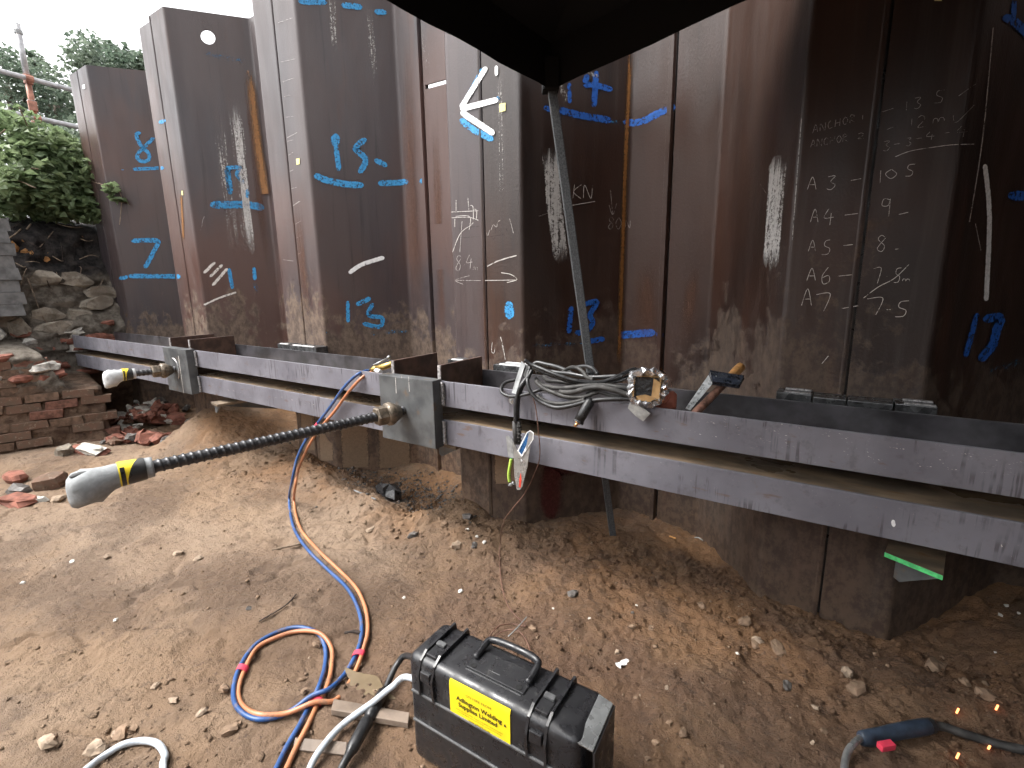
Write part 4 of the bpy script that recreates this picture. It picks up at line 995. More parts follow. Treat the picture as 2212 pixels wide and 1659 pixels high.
for k in range(46):
    y = random.uniform(.55, 2.05); z = random.choice((.46, .54, .62, .70, .78)) + random.uniform(-.02, .02)
    red = random.random() < .38
    put('brick' if red else 'mortar_lump', random.choice(red_meshes if red else mort), (bank_x(y, z) + random.uniform(-.04, .0), y, z), (random.uniform(-.2, .2), random.uniform(-.4, .4) + .3, random.uniform(-.3, .3)), rub_r)
for px, py, sc in ((505, 600, 1.0), (240, 1125, 1)): pass
for px, py in ((225, 745), (235, 775), (240, 735), (205, 725), (380 * .2441 * 2.4, 728), (250 * .9, 700), (190, 800)):
    p = onX(px, py, -6.42); put('brick', random.choice(red_meshes), (bank_x(p[1], p[2]) + .02, p[1], p[2]), (random.uniform(-.2, .2), .2, random.uniform(-.2, .2)), rub_r)
# grey block pier at the left edge
pier = thing('block_pier', (-6.1, .95, .7), 'grey brick pier at the left edge beside the dark soil', 'brick pier')
pm = [chunk_mesh('block', (.22, .30, .105), 'grey_block', .05, 150 + s, 0) for s in range(3)]
for k in range(8):
    z = 1.02 + k * .108; p = onX(6, 600, -6.42); put('block', pm[k % 3], (-6.43 + random.uniform(-.008, .008), 1.245 + .02 * (k % 2), z), (0, 0, random.uniform(-.02, .02)), pier)
# roots and dead twigs on the bank
def twig(pts, r, label, mat='twig', cat='root'):
    m = MB(); m.tube(spline3(pts, 5), r, 6, radii=None); o = m.build('root', mat, None, smooth=True); place(o, pts[-1]); tag(o, label, cat, 'dead roots on the bank')
def bk(px, py, o=.05):
    p = onX(px, py, -6.7)
    for _ in range(4): p = onX(px, py, bank_x(p[1], min(p[2], 1.95)) + o)
    return p
twig([bk(0, 405 + 10, .06), bk(35, 440, .09), bk(52, 470, .08), bk(64, 490, .02)], .009, 'pale bent dead root hanging on the dark soil at far left')
twig([bk(58, 495, .03), bk(66, 484, .06)], .008, 'short pale broken root stub below the bent root')
twig([bk(130, 455, .12), bk(142, 430, .14), bk(150, 425, .12)], .008, 'upright dead twig standing out under the bush')
twig([bk(120, 482, .05), bk(150, 490, .08), bk(180, 492, .04)], .006, 'thin level twig across the dark soil')
twig([bk(8, 520, .04), bk(30, 508, .07), bk(45, 495, .05)], .006, 'thin pale twig beside the grey brick pier')
twig([bk(60, 560 + 40, .05), bk(95, 690, .05), bk(118, 692, .05)], .004, 'thin rootlet lying over the stones')
twig([bk(100, 440, .1), bk(118, 460, .09), bk(132, 478, .04)], .005, 'slanting twig left of the upright dead twig', 'twig_dark')
tang = thing('root_tangle', bk(110, 500), 'tangle of fine dead rootlets across the dark soil under the brambles', 'roots')
rr_ = random.Random(9)
for k in range(26):
    px, py = rr_.uniform(20, 225), rr_.uniform(440, 600); a = bk(px, py, .03); b = bk(px + rr_.uniform(-45, 45), py + rr_.uniform(-10, 45), .03); c = (a + b) / 2 + np.array([rr_.uniform(.02, .08), 0, rr_.uniform(-.04, .04)])
    m = MB(); m.tube(spline3([a, c, b], 5), rr_.uniform(.0025, .005), 5); m.build('rootlet', rr_.choice(('twig', 'twig_dark', 'twig')), tang, smooth=True)
fm = [chunk_mesh('rotten_wood', (.06, .10, .06), 'root_fungus', .5, 170 + s, 1) for s in range(4)]
fr = thing('rotten_stump', bk(60, 545), 'orange-brown rotten wood sticking out of the dark soil', 'rotten wood')
for px, py in ((30, 530), (36, 538), (55, 545), (66, 550), (76, 548), (88, 556), (98, 560), (105, 552), (62, 556), (48, 520), (172, 508)):
    put('wood_lump', random.choice(fm), bk(px, py, .0), (random.random() * 3, random.random() * 3, random.random() * 3), fr, (.9, .6, .45))
# rubble heap in the pit and loose bricks
def loose(name, me, px, py, rot, label, cat, group=None, lift=.02, scale=None):
    p = gp(px, py); o = put(name, me, (p[0], p[1], p[2] + lift), rot, None, scale); return tag(o, label, cat, group)
frag = [chunk_mesh('fragment', (.13, .10, .06), 'brick', .45, 200 + s, 1) for s in range(6)] + [chunk_mesh('fragment', (.12, .09, .05), 'mortar', .45, 220 + s, 1) for s in range(4)] + [chunk_mesh('fragment', (.11, .08, .05), 'brick_muddy', .45, 240 + s, 1) for s in range(3)] + [chunk_mesh('fragment', (.1, .09, .05), 'dark_stone', .4, 250 + s, 1) for s in range(2)]
for k in range(120):
    u = random.random(); px = random.uniform(222, 412); py = random.uniform(872, 962)
    if px < 300 and py < 905 - (px - 240) * .2: px += 60
    sc = random.choice((.45, .6, .8, 1.0, 1.3))
    p = gp(px, py); hz = .12 * math.exp(-((px - 330) / 60) ** 2) * (1 if py < 930 else .4)
    i = random.randrange(len(frag)); mt = frag[i].materials[0].name
    lab = {'brick': 'red brick fragment in the rubble heap under the left beam end', 'mortar': 'pale mortar lump in the rubble heap under the left beam end', 'brick_muddy': 'muddy brown fragment in the rubble heap under the left beam end', 'dark_stone': 'dark stone in the rubble heap under the left beam end'}[mt]
    o = put('rubble_fragment', frag[i], (p[0], p[1], p[2] + hz + .01), (random.uniform(-.6, .6), random.uniform(-.6, .6), random.random() * 6.3), None, (sc,) * 3)
    tag(o, lab, 'rubble', 'rubble heap pieces, ' + mt.replace('_', ' '))
slab = chunk_mesh('slab', (.42, .14, .07), 'brick', .12, 301, 1)
t = thing('brick_slab', gp(195, 980), 'long red brick slab with a crust of white mortar before the heap', 'brick')
o = put('slab', slab, gp(195, 978, .02), (.1, .05, .25), t)
put('mortar_crust', chunk_mesh('crust', (.30, .10, .05), 'mortar', .25, 302, 1), gp(208, 978, .045) + np.array([0, -.04, 0]), (.35, .05, .25), t)
loose('brick', chunk_mesh('brick_a', (.215, .11, .07), 'brick', .08, 303, 1), 34, 1040, (.05, .02, .1), 'whole red brick lying on its side at the left edge', 'brick', lift=.035)
loose('brick', chunk_mesh('brick_b', (.19, .16, .10), 'brick_muddy', .10, 304, 1), 110, 1052, (.15, -.1, .9), 'big dusty brick block with a pale top near the left edge', 'brick', lift=.045)
loose('brick_fragment', chunk_mesh('brick_c', (.21, .12, .06), 'brick', .35, 305, 1), 38, 1085, (.1, .1, .4), 'broken orange brick wedge lowest at the left edge', 'brick', lift=.015)
loose('stone', chunk_mesh('st_d', (.16, .10, .07), 'dark_stone', .3, 306, 1), 46, 1062, (.1, .1, .3), 'grey stone squeezed between the bricks at the left edge', 'stone', lift=.01)
loose('stone', chunk_mesh('st_e', (.08, .06, .05), 'mortar', .4, 307, 1), 84, 1080, (.1, .1, .3), 'small white mortar lump right of the orange brick wedge', 'stone', lift=.012)
loose('stone', chunk_mesh('st_f', (.10, .06, .05), 'pale_stone', .3, 308, 1), 126, 1076, (.1, .1, 2.3), 'pale stone just below the big dusty brick block', 'stone', lift=.012)
loose('stone', chunk_mesh('st_g', (.10, .10, .12), 'stone', .3, 309, 1), 141, 982, (.1, .1, .3), 'rounded grey stone at the left end of the brick slab', 'stone', lift=.02)

# ------------------------------------------------------------------ stones, clods and gravel on the ground
pm_ = {m_: [chunk_mesh(m_, (1, .75, .55), m_, .35, 400 + 10 * j + s, 1) for s in range(4)] for j, m_ in enumerate(('pale_stone', 'brown_stone', 'dark_stone', 'white_chip'))}
lab_ = {'pale_stone': 'pale stone pressed into the bare earth', 'brown_stone': 'brown stone lying on the bare earth', 'dark_stone': 'dark stone lying on the bare earth', 'white_chip': 'small white chip on the bare earth'}
ST = [(210, 1620, 40, 'pale_stone'), (262, 1590, 36, 'brown_stone'), (288, 1578, 22, 'brown_stone'), (252, 1585, 18, 'pale_stone'), (105, 1605, 36, 'pale_stone'), (375, 1515, 18, 'pale_stone'), (337, 1482, 16, 'pale_stone'), (437, 1540, 22, 'pale_stone'), (483, 1490, 24, 'brown_stone'),
      (497, 1580, 32, 'brown_stone'), (538, 1315, 12, 'dark_stone'), (230, 1205, 14, 'pale_stone'), (385, 1195, 16, 'pale_stone'), (430, 1208, 18, 'pale_stone'), (250, 1340, 10, 'white_chip'), (155, 1215, 10, 'white_chip'), (50, 1260, 10, 'white_chip'), (683, 1395, 18, 'brown_stone'), (650, 1470, 16, 'brown_stone'),
      (657, 1495, 16, 'brown_stone'), (892, 1158, 22, 'dark_stone'), (800, 1130, 20, 'pale_stone'), (985, 1167, 26, 'pale_stone'), (1025, 1180, 16, 'dark_stone'), (1030, 1160, 8, 'white_chip'), (1010, 1145, 8, 'white_chip'), (1046, 1172, 9, 'white_chip'), (1236, 1285, 22, 'dark_stone'), (1366, 1325, 10, 'dark_stone'),
      (995, 1278, 11, 'white_chip'), (873, 1292, 8, 'white_chip'), (1150, 1360, 16, 'brown_stone'), (1195, 1315, 6, 'white_chip'), (1273, 1336, 6, 'white_chip'), (1333, 1410, 12, 'pale_stone'), (1375, 1308, 6, 'white_chip'), (1366, 1355, 15, 'brown_stone'), (1407, 1357, 14, 'brown_stone'), (1440, 1487, 12, 'pale_stone'), (1515, 1310, 18, 'brown_stone'),
      (1608, 1345, 26, 'brown_stone'), (1630, 1395, 20, 'brown_stone'), (1593, 1412, 8, 'white_chip'), (1475, 1585, 22, 'brown_stone'), (1446, 1562, 14, 'brown_stone'), (1416, 1605, 14, 'brown_stone'), (1400, 1640, 12, 'brown_stone'), (1637, 1385, 20, 'pale_stone'), (1680, 1405, 34, 'brown_stone'), (1700, 1485, 24, 'dark_stone'), (1830, 1455, 26, 'pale_stone'),
      (1850, 1490, 40, 'brown_stone'), (2020, 1445, 44, 'brown_stone'), (2130, 1505, 36, 'brown_stone'), (2175, 1310, 10, 'white_chip'), (2200, 1325, 8, 'white_chip'), (2160, 1335, 10, 'white_chip'), (2150, 1410, 6, 'white_chip'), (1640, 1500, 8, 'brown_stone'), (1760, 1530, 14, 'pale_stone'), (1780, 1580, 14, 'brown_stone'), (1755, 1605, 10, 'pale_stone'), (2085, 1475, 20, 'brown_stone'), (960, 1135, 20, 'brown_stone'), (1010, 1120, 22, 'dark_stone'), (855, 1160, 12, 'brown_stone'), (1560, 1660, 14, 'brown_stone')]
LM = [(280, 1640, 'the white hose loop at lower left'), (600, 1460, 'the blue and orange hose loop'), (790, 1340, 'the big hose curve'), (1100, 1500, 'the black case'), (1325, 1170, 'the gazebo leg foot'), (1345, 1437, 'the shiny wrapper'),
      (1940, 1615, 'the blue welding gun'), (1975, 1230, 'the green-edged bracket'), (250, 1040, 'the long foam cap'), (840, 1075, 'the black plastic scrap'), (1080, 1180, 'the hanging brown wire'), (1700, 1330, 'the foot of the chalked piles'), (625, 1130, 'the hanging hoses')]
SEEN = set()
def stone_label(px, py, w, m_):
    col = {'pale_stone': 'pale stone', 'brown_stone': 'brown stone', 'dark_stone': 'dark stone', 'white_chip': 'white chip'}[m_]
    size = 'tiny' if w < 9 else 'small' if w < 15 else 'medium' if w < 24 else 'large'
    for lx, ly, nm in sorted(LM, key=lambda q: math.hypot(q[0] - px, q[1] - py)):
        dx, dy = px - lx, py - ly
        wd = ('right of' if dx > 0 else 'left of') if abs(dx) > 1.3 * abs(dy) else ('below' if dy > 0 else 'behind') if abs(dy) > 1.3 * abs(dx) else ('below and right of' if dx > 0 else 'below and left of') if dy > 0 else ('behind and right of' if dx > 0 else 'behind and left of')
        l = f'{size} {col} {wd} {nm}'
        if l not in SEEN: SEEN.add(l); return l
    return lab_[m_]
for px, py, w, m_ in ST:
    p = gp(px, py); dep = float((R.T @ (p - CAM))[2]); sz = w * dep / F
    o = put('stone', random.choice(pm_[m_]), (p[0], p[1], p[2] + sz * .12), (random.uniform(-.3, .3), random.uniform(-.3, .3), random.random() * 6.3), None, (sz, sz, sz))
    tag(o, stone_label(px, py, w, m_), 'stone', 'scattered ' + m_.replace('_', ' ') + 's')
def scatter(name, mat, n, smin, smax, region, seed, label, cat):
    rnd = np.random.RandomState(seed); m = MB()
    base = [np.array(v, float) for v in ((1, 0, 0), (-1, 0, 0), (0, 1, 0), (0, -1, 0), (0, 0, 1), (0, 0, -1))]
    F8 = [(0, 2, 4), (2, 1, 4), (1, 3, 4), (3, 0, 4), (2, 0, 5), (1, 2, 5), (3, 1, 5), (0, 3, 5)]
    x, y = region(rnd, n); z = G(x, y)
    V = []; Fc = []
    for k in range(n):
        s = smin * (smax / smin) ** (rnd.rand() ** 2.2); th = rnd.rand() * 6.28; c, sn = math.cos(th), math.sin(th); b = len(V)
        for q in base:
            q = q * s * (.55 + .7 * rnd.rand(3)) + rnd.uniform(-.3, .3, 3) * s; V.append((x[k] + q[0] * c - q[1] * sn, y[k] + q[0] * sn + q[1] * c, z[k] + q[2] * .7 + s * .15))
        Fc += [(a + b, d + b, e + b) for a, d, e in F8]
    me = bpy.data.meshes.new(name); me.from_pydata(V, [], Fc); me.materials.append(MT[mat]); me.polygons.foreach_set('use_smooth', [True] * len(me.polygons)); o = bpy.data.objects.new(name, me); COL.objects.link(o)
    tag(o, label, cat, kind='stuff')
def reg_wall(rnd, n):
    x = rnd.uniform(-3.6, 1.6, n); return x, 2.25 - np.abs(rnd.normal(0, .28, n)) - .1 * np.sin(x * 3)
def reg_right(rnd, n): return rnd.uniform(-1.3, 1.4, n), rnd.uniform(.75, 2.3, n)
def reg_all(rnd, n): return rnd.uniform(-4.8, 1.2, n), rnd.uniform(.25, 2.2, n)
scatter('soil_clods', 'soil', 3600, .004, .020, reg_wall, 1, 'loose crumbly soil clods along the foot of the pile wall', 'soil')
scatter('soil_crumbs', 'soil', 3200, .003, .011, reg_right, 2, 'crumbled dark soil over the shaded ground', 'soil')
scatter('fine_gravel', 'brown_stone', 1000, .003, .012, reg_all, 3, 'fine brown gravel scattered over the bare earth', 'gravel')
scatter('soil_grit', 'soil', 2500, .002, .009, reg_all, 4, 'small beige soil crumbs over the bare earth', 'soil')
scatter('pale_grit', 'pale_stone', 500, .002, .006, reg_all, 5, 'tiny pale grit scattered over the bare earth', 'gravel')
def reg_left(rnd, n): return rnd.normal(-1.45, .35, n), np.clip(rnd.normal(.38, .12, n), .05, 1)
scatter('loose_gravel', 'soil', 250, .004, .016, reg_left, 8, 'loose brown gravel near the white hose loop at lower left', 'gravel')
def reg_hole(rnd, n): return rnd.normal(-2.35, .34, n), np.minimum(2.6, rnd.normal(2.25, .16, n))
scatter('dark_spoil', 'dark_stone', 1500, .004, .018, reg_hole, 6, 'dark crumbly spoil in the hollow behind the long bar plate', 'soil')
# twigs on the ground
for px, py, qx, qy, r, mt, lb in ((588, 1190, 650, 1182, .006, 'twig', 'grey stick lying beside the blue hose'), (560, 1345, 640, 1285, .003, 'twig_dark', 'thin dark rootlet curled on the earth left of the hose'), (1930, 1, 0, 0, 0, '', '')):
    if r:
        m = MB(); a, b = gp(px, py, .006), gp(qx, qy, .008); c = (a + b) / 2 + np.array([.02, .02, .004]); m.tube(spline3([a, c, b], 6), r, 6); o = m.build('stick', mt, None, smooth=True); place(o, a); tag(o, lb, 'stick')
m = MB(); a, b = gp(746, 1370, .01), gp(780, 1372, .012); m.tube([a, (a + b) / 2 + np.array([0, 0, .006]), b], .006, 6); o = m.build('stick', 'twig_dark', None); place(o, a); tag(o, 'short dark twig tuft inside the big hose curve', 'stick')
m = MB(); a, b = gp(766, 1066, .02), gp(812, 1082, .012); m.tube([a, b], .005, 6); o = m.build('welding_rod', 'steel_dull', None); place(o, a); tag(o, 'thin grey rod beside the black plastic scrap', 'rod')
p = gp(842, 1078, .03); o = put('plastic_scrap', chunk_mesh('scrap', (.15, .09, .11), 'bubble', .6, 350, 1), p, (.3, .2, .4)); tag(o, 'crumpled black plastic scrap in the hollow under the beam', 'plastic scrap')
p = gp(1345, 1437, .004); m = MB()
for k in range(4): m.box(p + np.array([.006 * k - .01, .012 * k - .018, .003 + .002 * (k % 2)]), (.016, .02, .003), Matrix.Rotation(.6 + .2 * k, 3, 'Z') @ Matrix.Rotation(.3 * (-1) ** k, 3, 'X'))
o = m.build('foil_wrapper', 'packer_bright', None); place(o, p); tag(o, 'small shiny white wrapper on the shaded earth', 'wrapper')
p = gp(1446, 1162, .006); m = MB(); m.tube([p, p + np.array([.035, -.006, 0])], .004, 8); o = m.build('cigarette_butt', 'wood', None); place(o, p); tag(o, 'tan cigarette butt on the earth below the beam', 'cigarette butt')
p = gp(1500, 1163, .006); m = MB(); m.tube([p, p + np.array([.02, .004, .004]), p + np.array([.045, -.008, 0])], .003, 6); o = m.build('wire_offcut', 'steel_dull', None); place(o, p); tag(o, 'small grey wire offcut right of the cigarette butt', 'wire')
for px, py, lb in ((2065, 1545, 'glowing orange spark left of a stone, upper left of four'), (2150, 1538, 'glowing orange spark, upper right of four'), (2065, 1643, 'glowing spark under the torch lead, lower left of four'), (2133, 1626, 'glowing spark on the torch lead, lower right of four')):
    p = gp(px, py, .008); m = MB(); m.tube([p, p + np.array([.006, .012, .010])], .0028, 6); o = m.build('spark', 'ember', None); place(o, p); tag(o, lb, 'spark')

# ------------------------------------------------------------------ plants
def leaf(V, Fc, c, size, rnd, droop=.0):
    a = Vector(rnd.normal(0, 1, 3)); a.z *= .6; a.normalize(); b = Vector(rnd.normal(0, 1, 3)); n = a.cross(b).normalized(); n.z = abs(n.z) + .3; n.normalize(); b = n.cross(a).normalized(); a = b.cross(n)
    s = size; b0 = len(V); c = Vector(c); fold = n * s * .12
    V += [c - a * s * .5, c - a * s * .1 + b * s * .34 + fold, c + a * s * .55 - n * s * .1, c - a * s * .1 - b * s * .34 + fold, c + a * s * .05]
    Fc += [(b0, b0 + 4, b0 + 1), (b0 + 4, b0 + 2, b0 + 1), (b0, b0 + 3, b0 + 4), (b0 + 4, b0 + 3, b0 + 2)]
def plant_mesh(name, mat, parent, blobs, nper, size, seed):
    rnd = np.random.RandomState(seed); V, Fc = [], []; off = parent_loc(parent)
    for (c, r) in blobs:
        for k in range(nper):
            d = rnd.normal(0, 1, 3); d /= np.linalg.norm(d); q = np.array(c) + d * np.array(r) * (rnd.rand() ** .45); leaf(V, Fc, Vector(q) - off, size * rnd.uniform(.6, 1.35), rnd)
    me = bpy.data.meshes.new(name); me.from_pydata([tuple(v) for v in V], [], Fc); me.materials.append(MT[mat]); o = bpy.data.objects.new(name, me); COL.objects.link(o); o.parent = parent; return o
def bush(px_blobs, X, label, seed, nper, size, stems, cat='bramble'):
    blobs = []
    for px, py, r in px_blobs:
        p = onX(px, py, X + random.uniform(-.25, .25)); blobs.append((p, (r * 1.1, r, r * .85)))
    c = np.mean([b[0] for b in blobs], 0); root = thing('bramble_bush', (c[0] - .3, c[1], 1.9), label, cat, 'brambles on the bank')
    plant_mesh('foliage', 'leaf', root, blobs, nper, size, seed)
    rnd = random.Random(seed)
    for k in range(stems):
        b = rnd.choice(blobs); e = np.array(b[0]) + np.array([rnd.uniform(-.1, .25), rnd.uniform(-.3, .3), rnd.uniform(-.1, .25)]); s0 = np.array([-7.1, e[1] + rnd.uniform(-.3, .3), 1.9])
        m = MB(); m.tube(spline3([s0, (s0 + e) / 2 + np.array([0, 0, .2]), e], 5), .006, 5); m.build('stem', 'twig', root, smooth=True)
    return root
bush([(20, 330, .30), (60, 300, .28), (20, 270, .25), (95, 320, .26), (50, 370, .30), (110, 360, .28), (150, 340, .22), (130, 310, .16), (10, 400, .24), (80, 400, .26), (15, 440, .20), (45, 425, .22), (75, 440, .20), (105, 430, .20)], -7.0, 'pale green bramble mound on the bank at the left edge', 11, 300, .085, 12)
bush([(170, 370, .20), (200, 380, .16), (160, 410, .22), (205, 420, .18), (190, 455, .15), (212, 465, .10), (130, 430, .20), (218, 400, .10), (200, 348, .12), (140, 455, .16), (165, 445, .18), (110, 452, .15)], -6.85, 'darker bramble spilling over the bank against the first pile', 12, 230, .08, 10)
sprig = thing('bramble_shoot', onX(245, 400, -6.18), 'single bramble shoot hanging in front of the first pile', 'bramble')
m = MB(); pts = [onX(198, 392, -6.6), onX(225, 400, -6.18), onX(248, 406, -6.18), onX(262, 425, -6.18), onX(260, 470, -6.18), onX(258, 485, -6.18)]; m.tube(spline3(pts, 6), .004, 5); m.build('stem', 'twig', sprig, smooth=True)
plant_mesh('leaves', 'leaf', sprig, [(onX(250, 410, -6.18), (.06, .05, .05)), (onX(250, 428, -6.18), (.06, .04, .04)), (onX(236, 416, -6.18), (.05, .04, .04)), (onX(266, 436, -6.18), (.05, .03, .02)), (onX(232, 404, -6.18), (.06, .03, .03))], 9, .085, 13)
hang = thing('bramble_trail', onX(190, 470, -6.6), 'bramble trail dangling below the bush over dark soil', 'bramble')
m = MB(); m.tube(spline3([onX(175, 430, -6.7), onX(185, 455, -6.6), onX(188, 478, -6.58)], 5), .004, 5); m.build('stem', 'twig', hang, smooth=True)
plant_mesh('leaves', 'leaf', hang, [(onX(186, 465, -6.58), (.08, .1, .07)), (onX(198, 476, -6.56), (.06, .05, .03)), (onX(183, 476, -6.58), (.05, .04, .03))], 16, .07, 14)
def tree(blobs, dep, label, seed, nper, size):
    B = [(at(px, py, dep + random.uniform(-1, 1)), (r * 1.0, r, r * .9)) for px, py, r in blobs]
    c = np.mean([b[0] for b in B], 0); root = thing('tree', (c[0], c[1], 2.0), label, 'tree', 'trees beyond the wall')
    plant_mesh('crown', 'leaf_far', root, B, nper, size, seed)
    m = MB(); base = np.array([c[0], c[1], 1.9]); m.tube(spline3([base, base * .5 + c * .5 + np.array([.2, .1, 0]), c], 6), .2, 9, radii=[.22 - .14 * i / 12 for i in range(13)]); m.build('trunk', 'bark', root, smooth=True)
    for b, r in B[::2]:
        m = MB(); s0 = base * .4 + c * .6; m.tube(spline3([s0, (s0 + b) / 2 + np.array([0, 0, .3]), b], 5), .05, 6, radii=[.08 - .06 * i / 10 for i in range(11)]); m.build('limb', 'bark', root, smooth=True)
tree([(10, 130, .5), (25, 160, .6), (-20, 180, .9), (30, 210, .8), (60, 190, .6), (0, 240, .9), (60, 250, .8), (-60, 150, 1.0)], 14, 'dark tree behind the scaffold tube at the far left', 31, 260, .15)
tree([(85, 160, .5), (110, 190, .7), (95, 230, .8), (140, 215, .7), (130, 260, .9), (170, 250, .7), (180, 300, .8), (100, 290, .8), (70, 130, .3)], 14.5, 'broad tree between the scaffold tube and first pile', 32, 260, .15)
tree([(195, 115, .6), (215, 135, .7), (240, 150, .7), (180, 130, .5), (270, 145, .5), (295, 160, .6), (308, 140, .35), (240, 190, .9), (200, 180, .8), (290, 200, .8), (260, 125, .4)], 13.5, 'leafy tree top rising above the first sheet pile', 33, 260, .15)
tree([(160, 340, .8), (190, 310, .7), (150, 300, .8), (205, 340, .7), (100, 330, .9)], 12.5, 'dark lower tree between the brambles and first pile', 34, 260, .15)

# ------------------------------------------------------------------ scaffold handrail
sc = thing('scaffold_rail', (-12.05, 3.31, 2.05), 'scaffold tube handrail with two level rails above the brambles', 'scaffold')
top = at(45, 62, 8.5); bx, by = -12.05, 3.31
m = MB(); m.tube([(bx, by, 2.0), (bx, by, 4.15)], .045, 12); m.build('standard', 'galv', sc, smooth=True)
m = MB(); m.tube([(bx, by, 4.15), (bx, by, 4.72)], .046, 12); m.build('standard', 'galv_rust', sc, smooth=True)
m = MB(); m.tube([(bx, by, 4.72), (bx, by, top[2])], .045, 12); m.build('standard', 'galv', sc, smooth=True)
for z in (4.73, 4.11):
    m = MB(); m.tube([(bx + .09 + .12, 0.8, z + .02), (bx + .09, by, z), (bx + .09 - .22, 6.5, z - .02)], .042, 12); m.build('rail', 'galv', sc, smooth=True)
    m = MB(); m.tube([(bx + .02, by, z - .07), (bx + .02, by, z + .07)], .062, 10); m.tube([(bx + .09, by - .05, z), (bx + .09, by + .05, z)], .058, 10); m.build('coupler', 'galv_rust', sc)
m = MB(); m.tube([(bx, by, 4.34), (bx, by, 4.40)], .06, 10); m.tube([(bx, by, top[2] - .16), (bx, by, top[2] - .10)], .058, 10); m.build('coupler', 'steel_dull', sc)
m = MB(); m.box((bx + .08, by - .02, 4.30), (.05, .12, .16)); m.build('coupler', 'galv_rust', sc, bevel=.01)

# ------------------------------------------------------------------ cutting torch with twin hose
torch = thing('cutting_torch', onY(820, 795, 1.80), 'brass cutting torch on the beam with twin blue and orange hose', 'cutting torch')
a, b = onY(812, 797, 1.80), onY(862, 782, 1.86)
m = MB(); m.tube([a, b], .017, 12); m.build('torch_body', 'brass', torch, smooth=True)
m = MB(); m.tube([onY(800, 800, 1.785), a, onY(816, 795, 1.803)], .014, 10, radii=[.011, .021, .017]); m.build('hose_union', 'brass', torch, smooth=True)
m = MB(); m.tube([onY(806, 789, 1.79), onY(822, 781, 1.82), onY(840, 772, 1.86)], .004, 8); m.tube([onY(838, 774, 1.86), onY(842, 770, 1.865)], .010, 8); m.build('lever', 'steel', torch, smooth=True)
m = MB(); m.tube([onY(812, 800, 1.79), onY(822, 803, 1.77)], .012, 8); m.build('valve_knob', 'packer_bright', torch)
def gq(px, py, l=.011): return gp(px, py, l)
blue = [onY(797, 800, 1.775), onY(785, 803, 1.730), onY(768, 812, 1.690), onY(742, 838, 1.682), onY(714, 878, 1.685), onY(688, 912, 1.675), onY(664, 945, 1.65), onY(642, 990, 1.60), onY(631, 1040, 1.56), gq(626, 1085, .03), gq(629, 1120), gq(640, 1155), gq(668, 1195), gq(712, 1238), gq(750, 1275), gq(774, 1320), gq(782, 1365), gq(774, 1410), gq(750, 1455), gq(715, 1495, .016), gq(675, 1520, .03), gq(620, 1547), gq(560, 1560), gq(518, 1540), gq(505, 1505), gq(515, 1455), gq(548, 1405), gq(595, 1372), gq(643, 1360), gq(685, 1372), gq(703, 1405), gq(702, 1445), gq(690, 1488, .012), gq(672, 1525), gq(648, 1572), gq(620, 1620), gq(600, 1662), gq(570, 1720)]
oran = [onY(802, 804, 1.775), onY(790, 810, 1.725), onY(775, 822, 1.689), onY(752, 848, 1.682), onY(723, 888, 1.685), onY(696, 920, 1.672), onY(667, 962, 1.65), onY(645, 1012, 1.60), onY(638, 1050, 1.56), gq(636, 1090, .03), gq(641, 1122), gq(655, 1155), gq(690, 1195), gq(735, 1238), gq(770, 1275), gq(790, 1320), gq(795, 1365), gq(787, 1412), gq(766, 1460), gq(728, 1506, .016), gq(680, 1534, .03), gq(620, 1552, .02), gq(560, 1554, .02), gq(525, 1530), gq(516, 1500), gq(527, 1458), gq(556, 1413), gq(598, 1382), gq(643, 1369), gq(690, 1377, .02), gq(716, 1405), gq(716, 1450), gq(706, 1492, .012), gq(688, 1530, .02), gq(666, 1572), gq(640, 1622), gq(622, 1662), gq(594, 1720)]
m = MB(); m.tube(spline3(blue, 7), .0080, 10); m.build('blue_hose', 'hose_blue', torch, smooth=True)
m = MB(); m.tube(spline3(oran, 7), .0080, 10); m.build('orange_hose', 'hose_orange', torch, smooth=True)
for bi in (5.15, 17.25, 25.1, 32.9):
    i = int(bi); f = bi - i
    pa = np.array(blue[i]) * (1 - f) + np.array(blue[i + 1]) * f; pb = np.array(oran[i]) * (1 - f) + np.array(oran[i + 1]) * f
    t = Vector(np.array(blue[i + 1]) - np.array(blue[i])).normalized(); s_ = Vector(pb - pa); w = s_.length / 2 + .0105; s_.normalize(); u = t.cross(s_).normalized(); c = Vector((pa + pb) / 2)
    m = MB(); vs_ = []
    for q in (-.012, .012):
        for k in range(16):
            th = k * math.tau / 16; vs_.append(c + t * q + s_ * math.cos(th) * w + u * math.sin(th) * .0115)
    m.add(vs_, [(k, (k + 1) % 16, 16 + (k + 1) % 16, 16 + k) for k in range(16)]); m.build('tape_wrap', 'tape_red', torch, smooth=True)

